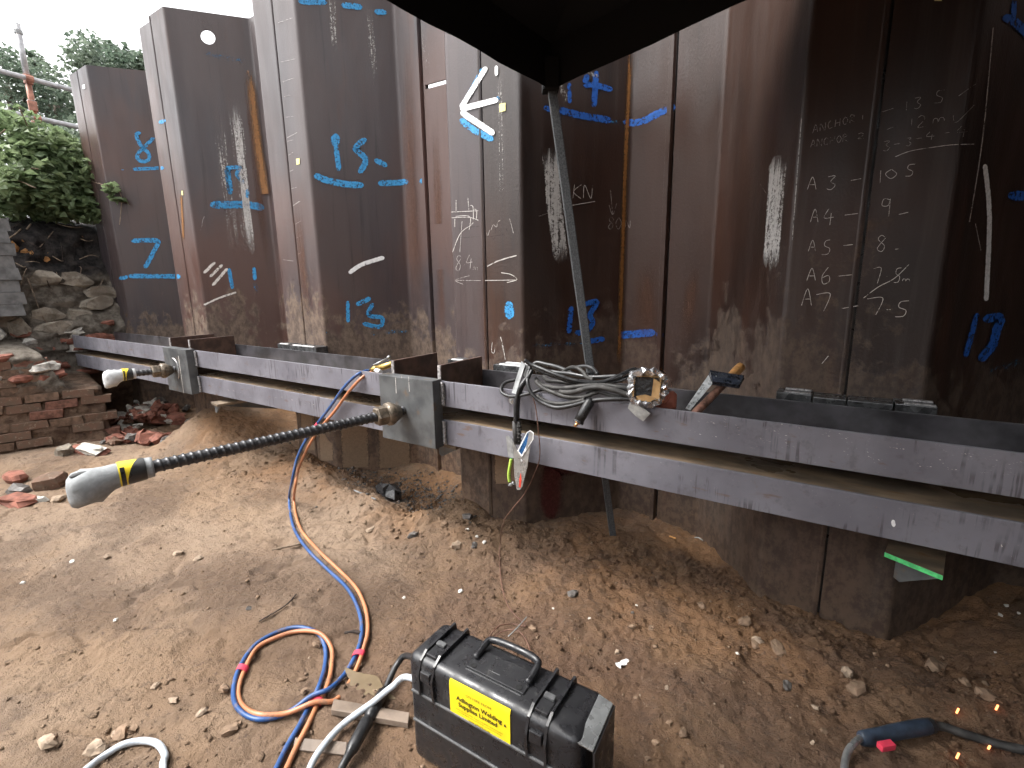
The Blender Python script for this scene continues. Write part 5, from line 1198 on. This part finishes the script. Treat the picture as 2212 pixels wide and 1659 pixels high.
# ------------------------------------------------------------------ welding lead, plug, clamp and strip on the beam
def c2(x, y, Y): return onY(1026.08 + .14649 * x, 756.06 + .14649 * y, Y)
lead = thing('welding_lead', c2(1400, 600, 1.72), 'tangled coil of thick black welding cable over the upper beam', 'welding cable')
LOOPS = [([(730, 150, 1.74), (830, 215, 1.75), (1000, 285, 1.75), (1200, 365, 1.75), (1450, 445, 1.76), (1700, 482, 1.78), (1900, 465, 1.80), (2100, 395, 1.83), (2250, 320, 1.87), (2350, 285, 1.9), (2400, 310, 1.92)], 'rubber', .0088),
         ([(860, 260, 1.78), (1010, 330, 1.77), (1210, 400, 1.77), (1450, 475, 1.775), (1700, 505, 1.79), (1950, 490, 1.82), (2150, 440, 1.85), (2320, 370, 1.89), (2390, 330, 1.92)], 'rubber', .0088),
         ([(800, 300, 1.74), (775, 380, 1.72), (775, 470, 1.70), (805, 590, 1.69), (880, 690, 1.688), (1000, 780, 1.686), (1200, 850, 1.684), (1450, 815, 1.685), (1650, 760, 1.686), (1900, 730, 1.688), (2200, 722, 1.70), (2420, 740, 1.71)], 'rubber', .0085),
         ([(600, 440, 1.78), (450, 480, 1.75), (388, 560, 1.71), (400, 630, 1.69), (500, 680, 1.68), (620, 682, 1.68), (800, 640, 1.69), (950, 592, 1.71), (1060, 560, 1.74)], 'rubber', .0072),
         ([(800, 380, 1.72), (700, 500, 1.69), (650, 600, 1.68), (612, 750, 1.675), (600, 900, 1.67), (602, 1060, 1.665)], 'rubber', .0095),
         ([(840, 300, 1.74), (760, 440, 1.71), (690, 560, 1.69), (645, 700, 1.683), (632, 850, 1.678), (632, 1000, 1.675)], 'rubber', .0080),
         ([(900, 430, 1.76), (960, 505, 1.74), (1100, 545, 1.73), (1300, 562, 1.73), (1600, 532, 1.73), (1900, 520, 1.73), (2200, 560, 1.73), (2450, 610, 1.75)], 'rubber_dusty', .0095),
         ([(1020, 390, 1.84), (1080, 455, 1.81), (1250, 470, 1.80), (1450, 495, 1.80), (1700, 505, 1.81), (2000, 500, 1.84)], 'rubber_dusty', .0090),
         ([(900, 460, 1.73), (1000, 560, 1.715), (1150, 625, 1.705), (1350, 690, 1.70), (1600, 692, 1.70), (1750, 640, 1.705), (1850, 610, 1.72)], 'rubber_dusty', .0085),
         ([(1250, 620, 1.71), (1450, 622, 1.70), (1650, 565, 1.70), (1850, 552, 1.70), (2050, 592, 1.70), (2250, 660, 1.705), (2430, 705, 1.72)], 'rubber_dusty', .0105),
         ([(1290, 330, 1.90), (1400, 262, 1.88), (1500, 262, 1.87), (1600, 330, 1.86), (1650, 400, 1.84), (1740, 440, 1.82)], 'rubber_dusty', .0085),
         ([(1480, 260, 1.96), (1640, 240, 1.95), (1750, 285, 1.93), (1810, 360, 1.90)], 'rubber', .0090),
         ([(840, 230, 1.95), (920, 185, 1.96), (1050, 212, 1.96), (1200, 245, 1.95), (1350, 305, 1.93), (1500, 380, 1.90)], 'rubber', .0095),
         ([(900, 330, 1.86), (1000, 300, 1.88), (1200, 330, 1.88), (1400, 350, 1.87), (1700, 400, 1.86), (2100, 385, 1.86)], 'rubber', .0090),
         ([(910, 670, 1.70), (1050, 760, 1.695), (1250, 792, 1.69), (1450, 770, 1.69), (1620, 730, 1.69)], 'rubber_dusty', .0080),
         ([(1650, 640, 1.72), (1780, 600, 1.72), (1900, 640, 1.715), (2100, 690, 1.715), (2400, 690, 1.73)], 'rubber_dusty', .0085)]
for L_, mt, r in LOOPS:
    m = MB(); m.tube(spline3([c2(*q) for q in L_], 7), r, 10); m.build('cable_loop', mt, lead, smooth=True)
pl = MB(); pl.tube([c2(1720, 720, 1.690), c2(1690, 770, 1.682), c2(1580, 960, 1.668), c2(1525, 1050, 1.662)], .018, 14, radii=[.012, .0195, .0195, .0195]); plug = pl.build('plug', 'rubber', lead, smooth=True)
m = MB(); m.tube([c2(1540, 1035, 1.665), c2(1518, 1070, 1.660)], .021, 14); m.build('plug_rim', 'rubber', plug)
m = MB(); m.tube([c2(1522, 1060, 1.661), c2(1508, 1080, 1.659)], .012, 12); m.tube([c2(1515, 1070, 1.66), c2(1468, 1130, 1.653)], .0062, 12); m.build('brass_pin', 'copper', plug, smooth=True)
strip = thing('steel_strip', c2(570, 640, 1.69), 'grey angle steel strip leaning on the coil above the clamp', 'steel strip')
m = MB(); m.quadbox([c2(690, 165, 1.735), c2(745, 215, 1.735), c2(605, 652, 1.688), c2(545, 632, 1.688)], .004); m.build('strip_leg', 'steel_dull', strip)
m = MB(); m.quadbox([c2(765, 225, 1.75), c2(815, 250, 1.75), c2(790, 330, 1.745), c2(735, 400, 1.74), c2(720, 370, 1.74)], .004); m.build('strip_leg', 'steel_dull', strip)
m = MB(); m.quadbox([c2(500, 720, 1.70), c2(560, 712, 1.70), c2(575, 780, 1.70), c2(550, 800, 1.70), c2(508, 770, 1.70)], .003); o = m.build('tab', 'steel', strip)
m = MB(); m.tube([c2(525, 742, 1.70), c2(525, 742, 1.692)], .0042, 6); m.build('bolt', 'steel', o)
def c3(x, y, Y): return onY(1026.08 + .11393 * x, 891.07 + .11393 * y, Y)
cl = thing('earth_clamp', c3(850, 1470, 1.66), 'silver earth clamp with blue-lined handle hanging below the cables', 'earth clamp')
m = MB(); m.tube([c3(755, 165, 1.668), c3(760, 400, 1.666), c3(790, 600, 1.664)], .011, 12); m.tube([c3(820, 165, 1.672), c3(830, 400, 1.672), c3(825, 600, 1.670)], .009, 10)
for k in range(5): m.tube([c3(835, 250 + 70 * k, 1.672), c3(838, 268 + 70 * k, 1.672)], .0115, 10)
m.build('rubber_boot', 'rubber_dusty', cl, smooth=True)
m = MB(); m.quadbox([c3(x, y, 1.660) for x, y in ((722, 520), (815, 715), (890, 830), (1062, 560), (1005, 1000), (910, 1390), (862, 1470), (800, 1455), (755, 1200), (745, 850))], .004); m.build('jaw_plate', 'steel', cl)
m = MB(); m.quadbox([c3(595, 450, 1.668), c3(640, 435, 1.666), c3(716, 512, 1.6585), c3(748, 862, 1.6585), c3(640, 842, 1.668)], .003); m.build('handle', 'steel_dull', cl)
m = MB(); m.quadbox([c3(x, y, 1.6555) for x, y in ((808, 722), (985, 375), (1048, 335), (1118, 385), (1112, 505), (892, 842))], .003); hb = m.build('handle', 'packer_bright', cl)
m = MB(); m.quadbox([c3(x, y, 1.6535) for x, y in ((828, 728), (995, 390), (1045, 355), (1062, 400), (1010, 560), (890, 800))], .001); m.build('handle_lining', 'clamp_blue', hb)
m = MB(); m.quadbox([c3(x, y, 1.6532) for x, y in ((1020, 400), (1050, 362), (1098, 395), (1095, 500), (960, 715))], .001); m.build('handle_shine', 'steel', hb)
m = MB(); m.tube(spline3([c3(690, 880, 1.66), c3(658, 1040, 1.655), c3(642, 1180, 1.655), c3(658, 1315, 1.657)], 6), .0072, 10); m.build('earth_braid', 'earth_stripe', cl, smooth=True)
m = MB(); m.tube([c3(635, 1385, 1.652), c3(740, 1335, 1.656)], .0035, 8); m.tube([c3(660, 1375, 1.653), c3(700, 1358, 1.655)], .0075, 6); m.tube([c3(720, 1345, 1.655), c3(745, 1330, 1.657)], .0085, 6); m.build('bolt', 'steel', cl)
m = MB(); m.quadbox([c3(x, y, 1.657) for x, y in ((872, 1140), (886, 1290), (868, 1425), (835, 1412), (842, 1255))], .002); m.build('jaw_lining', 'red_plastic', cl)
m = MB(); m.tube([c3(887, 906, 1.6575), c3(887, 906, 1.655)], .0045, 10); m.build('rivet', 'packer_bright', cl)

# thin brown wire from the coil to the ground
w = [onY(1148, 848, 1.69), onY(1157, 880, 1.690), onY(1163, 930, 1.690), onY(1166, 985, 1.700), onY(1156, 1020, 1.695), onY(1134, 1065, 1.69), onY(1102, 1105, 1.70), onY(1087, 1130, 1.72), gq(1080, 1180, .02), gq(1080, 1230, .01), gq(1086, 1280, .02), gq(1102, 1325, .02), gq(1135, 1356, .01), gq(1110, 1353, .01), gq(1078, 1362, .02), gq(1056, 1382, .01)]
m = MB(); m.tube(spline3(w, 8), .0024, 6); o = m.build('thin_wire', 'wire', None, smooth=True); place(o, w[-1]); tag(o, 'thin brown wire hanging from the coil down to the ground', 'wire')
w = [gq(1062, 1388, .01), gq(1085, 1374, .02), gq(1118, 1372, .02), gq(1140, 1395, .012), gq(1146, 1425, .01), gq(1148, 1450, .01)]
m = MB(); m.tube(spline3(w, 8), .0024, 6); o = m.build('thin_wire', 'wire', None, smooth=True); place(o, w[0]); tag(o, 'short curl of brown wire on the earth behind the black case', 'wire')
w = [gq(1098, 1385, .02), gq(1118, 1368, .025), gq(1138, 1345, .025)]
m = MB(); m.tube(spline3(w, 8), .0022, 6); o = m.build('thin_wire', 'steel', None, smooth=True); place(o, w[0]); tag(o, 'short bright silver wire end crossing the brown wire', 'wire')
w = [gq(1290, 1600, .1), gq(1306, 1630, .02), gq(1318, 1662, .01)]
m = MB(); m.tube(spline3(w, 8), .003, 6); o = m.build('thin_wire', 'wire', None, smooth=True); place(o, w[-1]); tag(o, 'thin pale wire trailing from the right end of the case', 'wire')

# ------------------------------------------------------------------ foil packet, tube, square and hammer
def c4(x, y, Y): return onY(1296.1 + .19531 * x, 729.05 + .19531 * y, Y)
pk = thing('foil_packet', c4(520, 760, 1.75), 'torn open foil packet with a square cardboard box inside', 'packet')
ctr = Vector(c4(520, 560, 1.70)); ax = (ctr - Vector(CAM)); ax.z *= .55; ax.normalize(); sx = ax.cross(Vector((0, 0, 1))).normalized(); sy = sx.cross(ax)
rnd = random.Random(5); m = MB(); seg = 34; vs_ = []
jit = [[rnd.uniform(-1, 1) for k in range(seg)] for _ in range(8)]
for j, (q, r, sq) in enumerate(((.012, .049, .75), (-.004, .056, .6), (-.006, .068, .4), (.012, .077, .3), (.05, .074, .3), (.10, .066, .4), (.16, .055, .5), (.19, .03, .5))):
    for k in range(seg):
        th = k * math.tau / seg; c, s = math.cos(th), math.sin(th); e = 1 / max(abs(c), abs(s)) ** sq * (1 - .25 * sq)
        rr = r * e * (1 + .10 * jit[j][k] * (1 if j < 6 else .3)); vs_.append(ctr + ax * (q + .008 * jit[j - 1][k]) + sx * c * rr + sy * s * rr)
m.add(vs_, [(i * seg + k, i * seg + (k + 1) % seg, (i + 1) * seg + (k + 1) % seg, (i + 1) * seg + k) for i in range(7) for k in range(seg)] + [tuple(7 * seg + k for k in range(seg))]); m.build('foil', 'foil', pk)
def loc_(u, v, q): return ctr + sx * u + sy * v + ax * q
hw = .040
for (u0, v0, u1, v1) in ((-hw, -hw, hw, -hw), (hw, -hw, hw, hw), (hw, hw, -hw, hw), (-hw, hw, -hw, -hw)):
    m = MB(); f = 1.12 if (u0 + u1) != 0 else 1.0
    m.quadbox([loc_(u0 * f, v0, -.006), loc_(u1 * f, v1, -.006), loc_(u1 * .93, v1 * .93, .05), loc_(u0 * .93, v0 * .93, .05)], .002); m.build('card_flap', 'card', pk)
m = MB(); m.quadbox([loc_(hw * .55, hw * .9, -.010), loc_(hw * 1.15, hw * .55, -.014), loc_(hw * 1.05, -hw * .9, -.014), loc_(hw * .4, -hw * .8, -.006)], .002); m.build('card_flap', 'card', pk)
m = MB(); m.quadbox([loc_(-hw * .95, -hw * .75, -.004), loc_(-hw * .1, -hw * .55, -.010), loc_(hw * .8, -hw * .8, -.010), loc_(hw * .3, -hw * 1.2, -.010), loc_(-hw * .6, -hw * 1.1, -.006)], .002); m.build('card_flap', 'card', pk)
m = MB(); m.quadbox([loc_(-hw * .97, -hw * .97, .026), loc_(hw * .97, -hw * .97, .026), loc_(hw * .97, hw * .97, .026), loc_(-hw * .97, hw * .97, .026)], .01); m.build('contents', 'bubble', pk)
m = MB(); q = [c4(330, 720, 1.688), c4(480, 780, 1.680), c4(560, 840, 1.682), c4(480, 925, 1.692), c4(400, 870, 1.690), c4(312, 780, 1.694)]; m.quadbox(q, .002); m.build('foil_flap', 'foil_grey', pk)
for th0 in (.85, .25, -.55):
    m = MB(); vs_ = [ctr + ax * q2 + (sx * math.cos(t_) + sy * math.sin(t_)) * (.081 * (1 + .03 * math.sin(9 * t_))) for t_ in np.linspace(th0 - .16, th0 + .16, 5) for q2 in (.006, .030)]
    m.add(vs_, [(2 * k, 2 * k + 1, 2 * k + 3, 2 * k + 2) for k in range(4)]); m.build('printed_patch', 'foil_orange', pk)
    for dt in (-.08, .06):
        m = MB(); vs_ = [ctr + ax * q2 + (sx * math.cos(t_) + sy * math.sin(t_)) * .0835 for t_ in (th0 + dt - .025, th0 + dt + .025) for q2 in (.008, .026)]; m.add(vs_, [(0, 1, 3, 2)]); m.build('printed_bar', 'ink', pk)
tb = thing('terracotta_tube', c4(790, 780, 1.76), 'dull red plastic tube end lying behind the foil packet', 'plastic tube')
m = MB(); a, b = Vector(c4(690, 690, 1.79)), Vector(c4(845, 700, 1.80)); t, s_, u = frame(a, b); loft(m, a, t, s_, u, [(-.03, .036, .036, 0, 0, 0), (.03, .036, .036, 0, 0, 0), ((b - a).length * .8, .035, .035, 0, 0, 0), ((b - a).length, .027, .027, 0, -.003, 0)], 18); m.build('tube', 'terracotta', tb, smooth=False)
sq_ = thing('try_square', c4(975, 800, 1.75), 'try square with steel blade and dark blue stock on a hammer handle', 'try square')
m = MB(); m.quadbox([c4(1213, 395, 1.925), c4(1590, 455, 1.935), c4(1530, 562, 1.895), c4(1240, 520, 1.885)], .018); stk = m.build('stock', 'square_stock', sq_, bevel=.0015)
m = MB()
rim = [c4(1213, 395, 1.925), c4(1590, 455, 1.935), c4(1530, 562, 1.895), c4(1240, 520, 1.885)]
for i in range(4): m.tube([rim[i] + np.array([0, -.001, .001]), rim[(i + 1) % 4] + np.array([0, -.001, .001])], .0026, 6)
m.build('stock_rim', 'square_stock', stk)
m = MB(); m.quadbox([c4(1200, 418, 1.915), c4(1243, 516, 1.880), c4(998, 806, 1.765), c4(944, 788, 1.765)], .002); bld = m.build('blade', 'blade', sq_)
for k, (x, y) in enumerate(((1228, 425), (1245, 488), (1288, 434))):
    p = c4(x, y, 1.900); m = MB(); m.tube([p + np.array([0, -.006, .004]), p + np.array([0, -.001, 0])], .0026, 8); m.build('rivet', 'steel', stk)
# blade print
def text_mesh(txt, size, mat, name, parent, mtx, bold=0.0, align='CENTER'):
    cu = bpy.data.curves.new('t', 'FONT'); cu.body = txt; cu.size = size; cu.align_x = align; cu.offset = bold; cu.resolution_u = 2
    o = bpy.data.objects.new('t', cu); COL.objects.link(o); dg = bpy.context.evaluated_depsgraph_get(); me = bpy.data.meshes.new_from_object(o.evaluated_get(dg)); bpy.data.objects.remove(o); bpy.data.curves.remove(cu)
    me.transform(Matrix.Translation(-parent_loc(parent)) @ mtx); me.materials.clear(); me.materials.append(MT[mat]); me.name = name
    r = bpy.data.objects.new(name, me); COL.objects.link(r); r.parent = parent; return r
hm = thing('hammer', c4(1060, 820, 1.76), 'hammer with worn wooden handle leaning in the beam trough', 'hammer')
a, b = Vector(c4(1570, 310, 2.05)), Vector(c4(1075, 815, 1.775))
d = (b - a); pts = [a + d * t for t in (0, .03, .12, .24, .40, .55, .8, 1.0, 1.08)]
m = MB(); m.tube(pts[:5], .018, 14, radii=[.010, .0175, .0185, .0165, .0145]); m.build('handle_grip', 'wood', hm, smooth=True)
m = MB(); m.tube(pts[4:], .0145, 14, radii=[.0144, .0138, .0142, .0150, .0150]); hn = m.build('handle_shaft', 'wood_worn', hm, smooth=True)
c = a + d * 1.06; m = MB(); m.box((c.x, 1.80, .668), (.10, .036, .036)); m.build('head', 'stiff', hm, bevel=.004)
m = MB(); q = [a + d * .70, a + d * .90]; t, s_, u = frame(a, b); cdir = (Vector(CAM) - q[0]).normalized(); sd_ = d.cross(cdir).normalized()
vs_ = [p + (cdir * math.cos(th) + sd_ * math.sin(th)) * .0158 for p in q for th in np.linspace(-.6, .5, 6)]; m.add(vs_, [(k, k + 1, 7 + k, 6 + k) for k in range(5)]); lb = m.build('handle_label', 'sticker_white', hm, smooth=True)
m = MB(); q = [a + d * .755, a + d * .785]; vs_ = [p + (cdir * math.cos(th) + sd_ * math.sin(th)) * .0162 for p in q for th in np.linspace(-.4, .2, 4)]; m.add(vs_, [(k, k + 1, 5 + k, 4 + k) for k in range(3)]); m.build('label_mark', 'red_plastic', lb)
for k in range(9):     # blurred small print on the blade, one short run of letters
    pass
e0, e1 = Vector(c4(1092, 640, 1.805)), Vector(c4(1165, 555, 1.845)); dx_ = (e1 - e0); L_ = dx_.length; dx_.normalize(); nrm = (Vector(CAM) - e0).normalized(); nb = Vector(c4(1243, 516, 1.880)) - Vector(c4(1200, 418, 1.915)); nb.normalize(); nz = dx_.cross(nb).normalized(); nz = nz if nz.dot(nrm) > 0 else -nz; up = nz.cross(dx_)
text_mesh('Monument', .0105, 'ink', 'blade_print', bld, Matrix.Translation(e0 + nz * .003) @ Matrix((dx_, up, nz)).transposed().to_4x4(), align='LEFT')

# ------------------------------------------------------------------ black equipment case
def case():
    O = Vector((-.652, .914, -.145)); ang = math.radians(.9); RM = Matrix.Rotation(ang, 3, 'Z')
    W, D, H = .525, .165, .345
    r = thing('equipment_case', O, 'black plastic hire case standing on edge with a yellow label', 'case')
    def P(x, y, z): return O + RM @ Vector((x, y, z))
    bm = bmesh.new(); bmesh.ops.create_cube(bm, size=1)
    for v in bm.verts: v.co = Vector((v.co.x * W, v.co.y * D, v.co.z * H + H / 2))
    bmesh.ops.bevel(bm, geom=bm.edges[:], offset=.026, segments=5, profile=.5, affect='EDGES')
    bm.transform(RM.to_4x4()); me = bpy.data.meshes.new('body'); bm.to_mesh(me); bm.free(); me.materials.append(MT['case'])
    me.polygons.foreach_set('use_smooth', [True] * len(me.polygons)); o = bpy.data.objects.new('body', me); COL.objects.link(o); o.parent = r
    def bx(name, x, y, z, sx, sy, sz, mat='case', par=r, bev=.003, tilt=0):
        m = MB(); m.box(P(x, y, z), (sx, sy, sz), RM @ Matrix.Rotation(tilt, 3, 'X')); return m.build(name, mat, par, bevel=bev)
    for z in (.235, .140): bx('rim_rib', 0, -D / 2 - .001, z, W - .03, .008, .007, 'case_rib')
    for x in (-.213, -.165, .128, .178):        # fins either side of the latches, over the edge
        m = MB(); pr = [(-D / 2 - .006, .235), (-D / 2 - .010, .30), (-D / 2 + .004, .340), (-D / 2 + .03, .357), (D / 2 - .01, .358), (D / 2 - .005, .335), (-D / 2 + .03, .330), (-D / 2 + .012, .30)]
        k = len(pr); m.add([P(x + e, y, z) for e in (-.0035, .0035) for y, z in pr], [tuple(range(k)), tuple(range(2 * k - 1, k - 1, -1))] + [(i, k + i, k + (i + 1) % k, (i + 1) % k) for i in range(k)]); m.build('fin', 'case', r)
    for x in (-.189, .153):
        l_ = bx('latch', x, -D / 2 + .045, H + .002, .036, .05, .012); bx('latch_tab', x, -D / 2 + .066, H + .012, .030, .016, .008, 'case_rib', l_)
        bx('latch_hinge', x, -D / 2 - .001, .302, .034, .016, .030, 'case', l_)
    h_ = MB(); hp = [P(-.075, .035, H), P(-.078, .060, H + .014), P(-.068, .078, H + .018), P(-.03, .083, H + .020), P(.03, .083, H + .020), P(.068, .078, H + .018), P(.078, .060, H + .014), P(.075, .035, H)]
    h_ = MB(); hp = [P(-.082, -.005, H + .006), P(-.082, .045, H + .016), P(-.072, .062, H + .020), P(-.03, .067, H + .022), P(.03, .067, H + .022), P(.072, .062, H + .020), P(.082, .045, H + .016), P(.082, -.005, H + .006)]
    h_.tube(spline3(hp, 5), .0095, 12); h_.build('handle', 'case', r, smooth=True)
    bx('handle_bed', 0, .0, H + .001, .18, .075, .006)
    for x in (-.070, .070): m = MB(); m.tube([P(x, -.026, H + .002), P(x, -.026, H + .0052)], .0085, 14); m.build('screw_hole', 'ink', r)
    bx('mould_line', 0, -.043, H + .0015, .17, .002, .004, 'case_rib'); bx('mould_line', -.01, -.018, H + .0045, .035, .002, .002, 'case_rib')
    # yellow hire label lying over the front top edge
    x0, x1 = -.108, .080; prof = [(-D / 2 - .0022, .232), (-D / 2 - .0022, .316)]
    for a_ in np.linspace(0, math.pi * .20, 4)[1:]: prof.append((-D / 2 + .026 - .0282 * math.cos(a_), H - .026 + .0282 * math.sin(a_)))
    m = MB(); n = len(prof); m.add([P(x, y, z) for x in (x0, x1) for y, z in prof], [(i, n + i, n + i + 1, i + 1) for i in range(n - 1)]); lab = m.build('hire_label', 'label_yellow', r, smooth=True)
    ex, ey, ez = RM @ Vector((1, 0, 0)), Vector((0, 0, 1)), RM @ Vector((0, -1, 0)); basis = Matrix((ex, ey, ez)).transposed().to_4x4(); xc = (x0 + x1) / 2
    def tx(s_, size, z, mat='ink', bold=0, dx=0): text_mesh(s_, size, mat, 'lettering', lab, Matrix.Translation(P(xc + dx, -D / 2 - .0035, z)) @ basis, bold)
    tx('Adlington Welding', .0186, .2860, bold=.00035); tx('Supplies Limited', .0186, .2685, bold=.00035, dx=-.004)
    tx('ON HIRE FROM', .0115, .3095, 'ink_light'); tx('Chorley Lancs 01257 279356 - Teesside 01642 663366 - Falkirk 01324 630376', .0046, .2565); tx('Luton 01582 488256 - Preston 01772 921371 - Scunthorpe 01724 847382', .0046, .2498); tx('www.adweld.co.uk', .0088, .2390)
    m = MB(); q = [P(x1 - .018, -D / 2 - .0035, .283), P(x1 - .010, -D / 2 - .0035, .283), P(x1 - .014, -D / 2 - .0035, .292)]; m.add(q, [(0, 1, 2)]); m.build('lettering', 'ink', lab)
    # silver bracket on the right end
    m = MB(); m.quadbox([P(W / 2 - .012, .055, H + .006), P(W / 2 + .026, .050, H + .002), P(W / 2 + .026, -.070, H - .022), P(W / 2 - .012, -.072, H - .018)], .005); br = m.build('end_bracket', 'steel', r, bevel=.001)
    m = MB(); m.quadbox([P(W / 2 + .026, .050, H + .002), P(W / 2 + .026, .048, .06), P(W / 2 + .026, -.068, .06), P(W / 2 + .026, -.070, H - .022)], .005); m.build('bracket_leg', 'case', br)
    for x in (-.2, .2): bx('foot', x, 0, .004, .06, .12, .012, 'case')
case()
# leads on the left of the case
hw_ = thing('braided_hose', gq(884, 1540), 'clear white braided hose looping out from the left of the case', 'hose')
pts = [(-.89, .93, .00), gq(884, 1520, .10), gq(850, 1530, .08), gq(809, 1545, .05), gq(770, 1561, .03), gq(735, 1583, .02), gq(703, 1622, .024), gq(676, 1662, .022), gq(640, 1740, .012), gq(560, 1830, .012), gq(430, 1800, .012), gq(362, 1720, .012), gq(354, 1662, .013), gq(357, 1634, .013), gq(342, 1615, .013), gq(310, 1608, .013), gq(268, 1616, .013), gq(230, 1638, .013), gq(198, 1662, .013), gq(140, 1710, .013)]
m = MB(); m.tube(spline3(pts, 8), .0098, 12); m.build('hose', 'hose_white', hw_, smooth=True)
for bi in (12.4, 15.4): pass
cn = thing('cable_connector', gq(790, 1590), 'black cable connector lying left of the case under the braided hose', 'cable connector')
pts = [(-.90, .95, .06), gq(884, 1460, .08), gq(862, 1465, .06), gq(845, 1482, .035), gq(833, 1502, .02)]
m = MB(); m.tube(spline3(pts, 8), .0105, 12); m.build('cable', 'rubber', cn, smooth=True)
a, b = Vector(gq(833, 1500, .022)), Vector(gq(752, 1652, .026)); d = b - a
m = MB(); m.tube([a + d * t for t in (0, .04, .06, .44, .46, .50, .52, .90, .93, 1.0, 1.2)], .017, 14, radii=[.012, .0135, .0185, .0195, .0155, .0155, .0205, .0185, .014, .012, .010]); m.build('connector_body', 'rubber', cn, smooth=True)
for t0 in (.18, .64):
    up = (Vector(CAM) - a).normalized(); m = MB(); e = a + d * t0; t, s_, u = frame(a, b); w_ = d.cross(up).normalized()
    m.quadbox([e + up * .0195 - w_ * .0035, e + up * .0195 + w_ * .0035, e + d * .12 + up * .0200 + w_ * .0035, e + d * .12 + up * .0200 - w_ * .0035], .0006); m.build('moulded_mark', 'sticker_white', cn)
# half buried planks under the leads
pk_ = [gp(722, 1522), gp(885, 1552), gp(882, 1575), gp(716, 1546)]
m = MB(); m.quadbox([p + np.array([0, 0, .002]) for p in pk_], .02); o = m.build('batten', 'plank', None, bevel=.002); place(o, pk_[0]); tag(o, 'flat grey batten half buried left of the case', 'batten')
for k, lb in enumerate(('muddy board sunk in the earth at the bottom edge beside the leads',)):
    q = [gp(640 + 10 * k, 1596 + 34 * k), gp(752, 1606 + 34 * k), gp(748, 1634 + 36 * k), gp(635, 1622 + 36 * k)]
    m = MB(); m.quadbox([p + np.array([0, 0, -.008]) for p in q], .02); o = m.build('board', 'plank', None, bevel=.002); place(o, q[0]); tag(o, lb, 'board')
# small puddle
c = gp(792, 1480); m = MB(); n = 28; m.add([(c[0] + (.11 + .03 * math.sin(3 * t_)) * math.cos(t_), c[1] + (.035 + .01 * math.cos(4 * t_)) * math.sin(t_), c[2] + .001) for t_ in np.linspace(0, math.tau, n, endpoint=False)], [tuple(range(n))]); o = m.build('puddle', 'puddle', None); o['kind'] = 'structure'

# ------------------------------------------------------------------ welding gun bottom right
gun = thing('welding_gun', gq(1940, 1615), 'dark blue welding gun with red trigger on the ground at lower right', 'welding gun')
a, b = Vector(gq(1858, 1612, .03)), Vector(gq(2003, 1586, .03)); d = b - a; t, s_, u = frame(a, b)
m = MB(); loft(m, a, t, s_, u, [(q * d.length, ra, rb, 0, sb, 0) for q, ra, rb, sb in ((-.02, .012, .014, 0), (0, .017, .022, -.002), (.12, .019, .027, -.006), (.30, .019, .026, -.005), (.42, .019, .024, -.001), (.55, .020, .023, 0), (.80, .021, .024, 0), (.97, .021, .023, 0), (1.0, .018, .019, 0))], 18); hd = m.build('handle', 'mig_blue', gun, smooth=True)
m = MB(); m.tube([b - d * .01, b + d * .05, b + d * .09], .019, 14, radii=[.020, .020, .014]); m.build('collar', 'rubber', gun)
tc = Vector(gq(1911, 1631, .034)); m = MB(); m.box(tc, (.044, .020, .018), Matrix((t, s_, u)).transposed()); m.build('trigger', 'tape_red', hd, bevel=.002)
m = MB(); m.tube(spline3([a + d * .05, a, Vector(gq(1845, 1622, .03)), Vector(gq(1830, 1638, .025)), Vector(gq(1823, 1662, .02)), Vector(gq(1822, 1690, .015))], 6), .0095, 12); m.build('swan_neck', 'steel', gun, smooth=True)
m = MB(); m.tube(spline3([b, Vector(gq(2035, 1588, .03)), Vector(gq(2080, 1597, .02)), Vector(gq(2140, 1612, .014)), Vector(gq(2215, 1628, .014)), Vector(gq(2350, 1650, .014))], 6), .0125, 12); m.build('cable', 'rubber_dusty', gun, smooth=True)
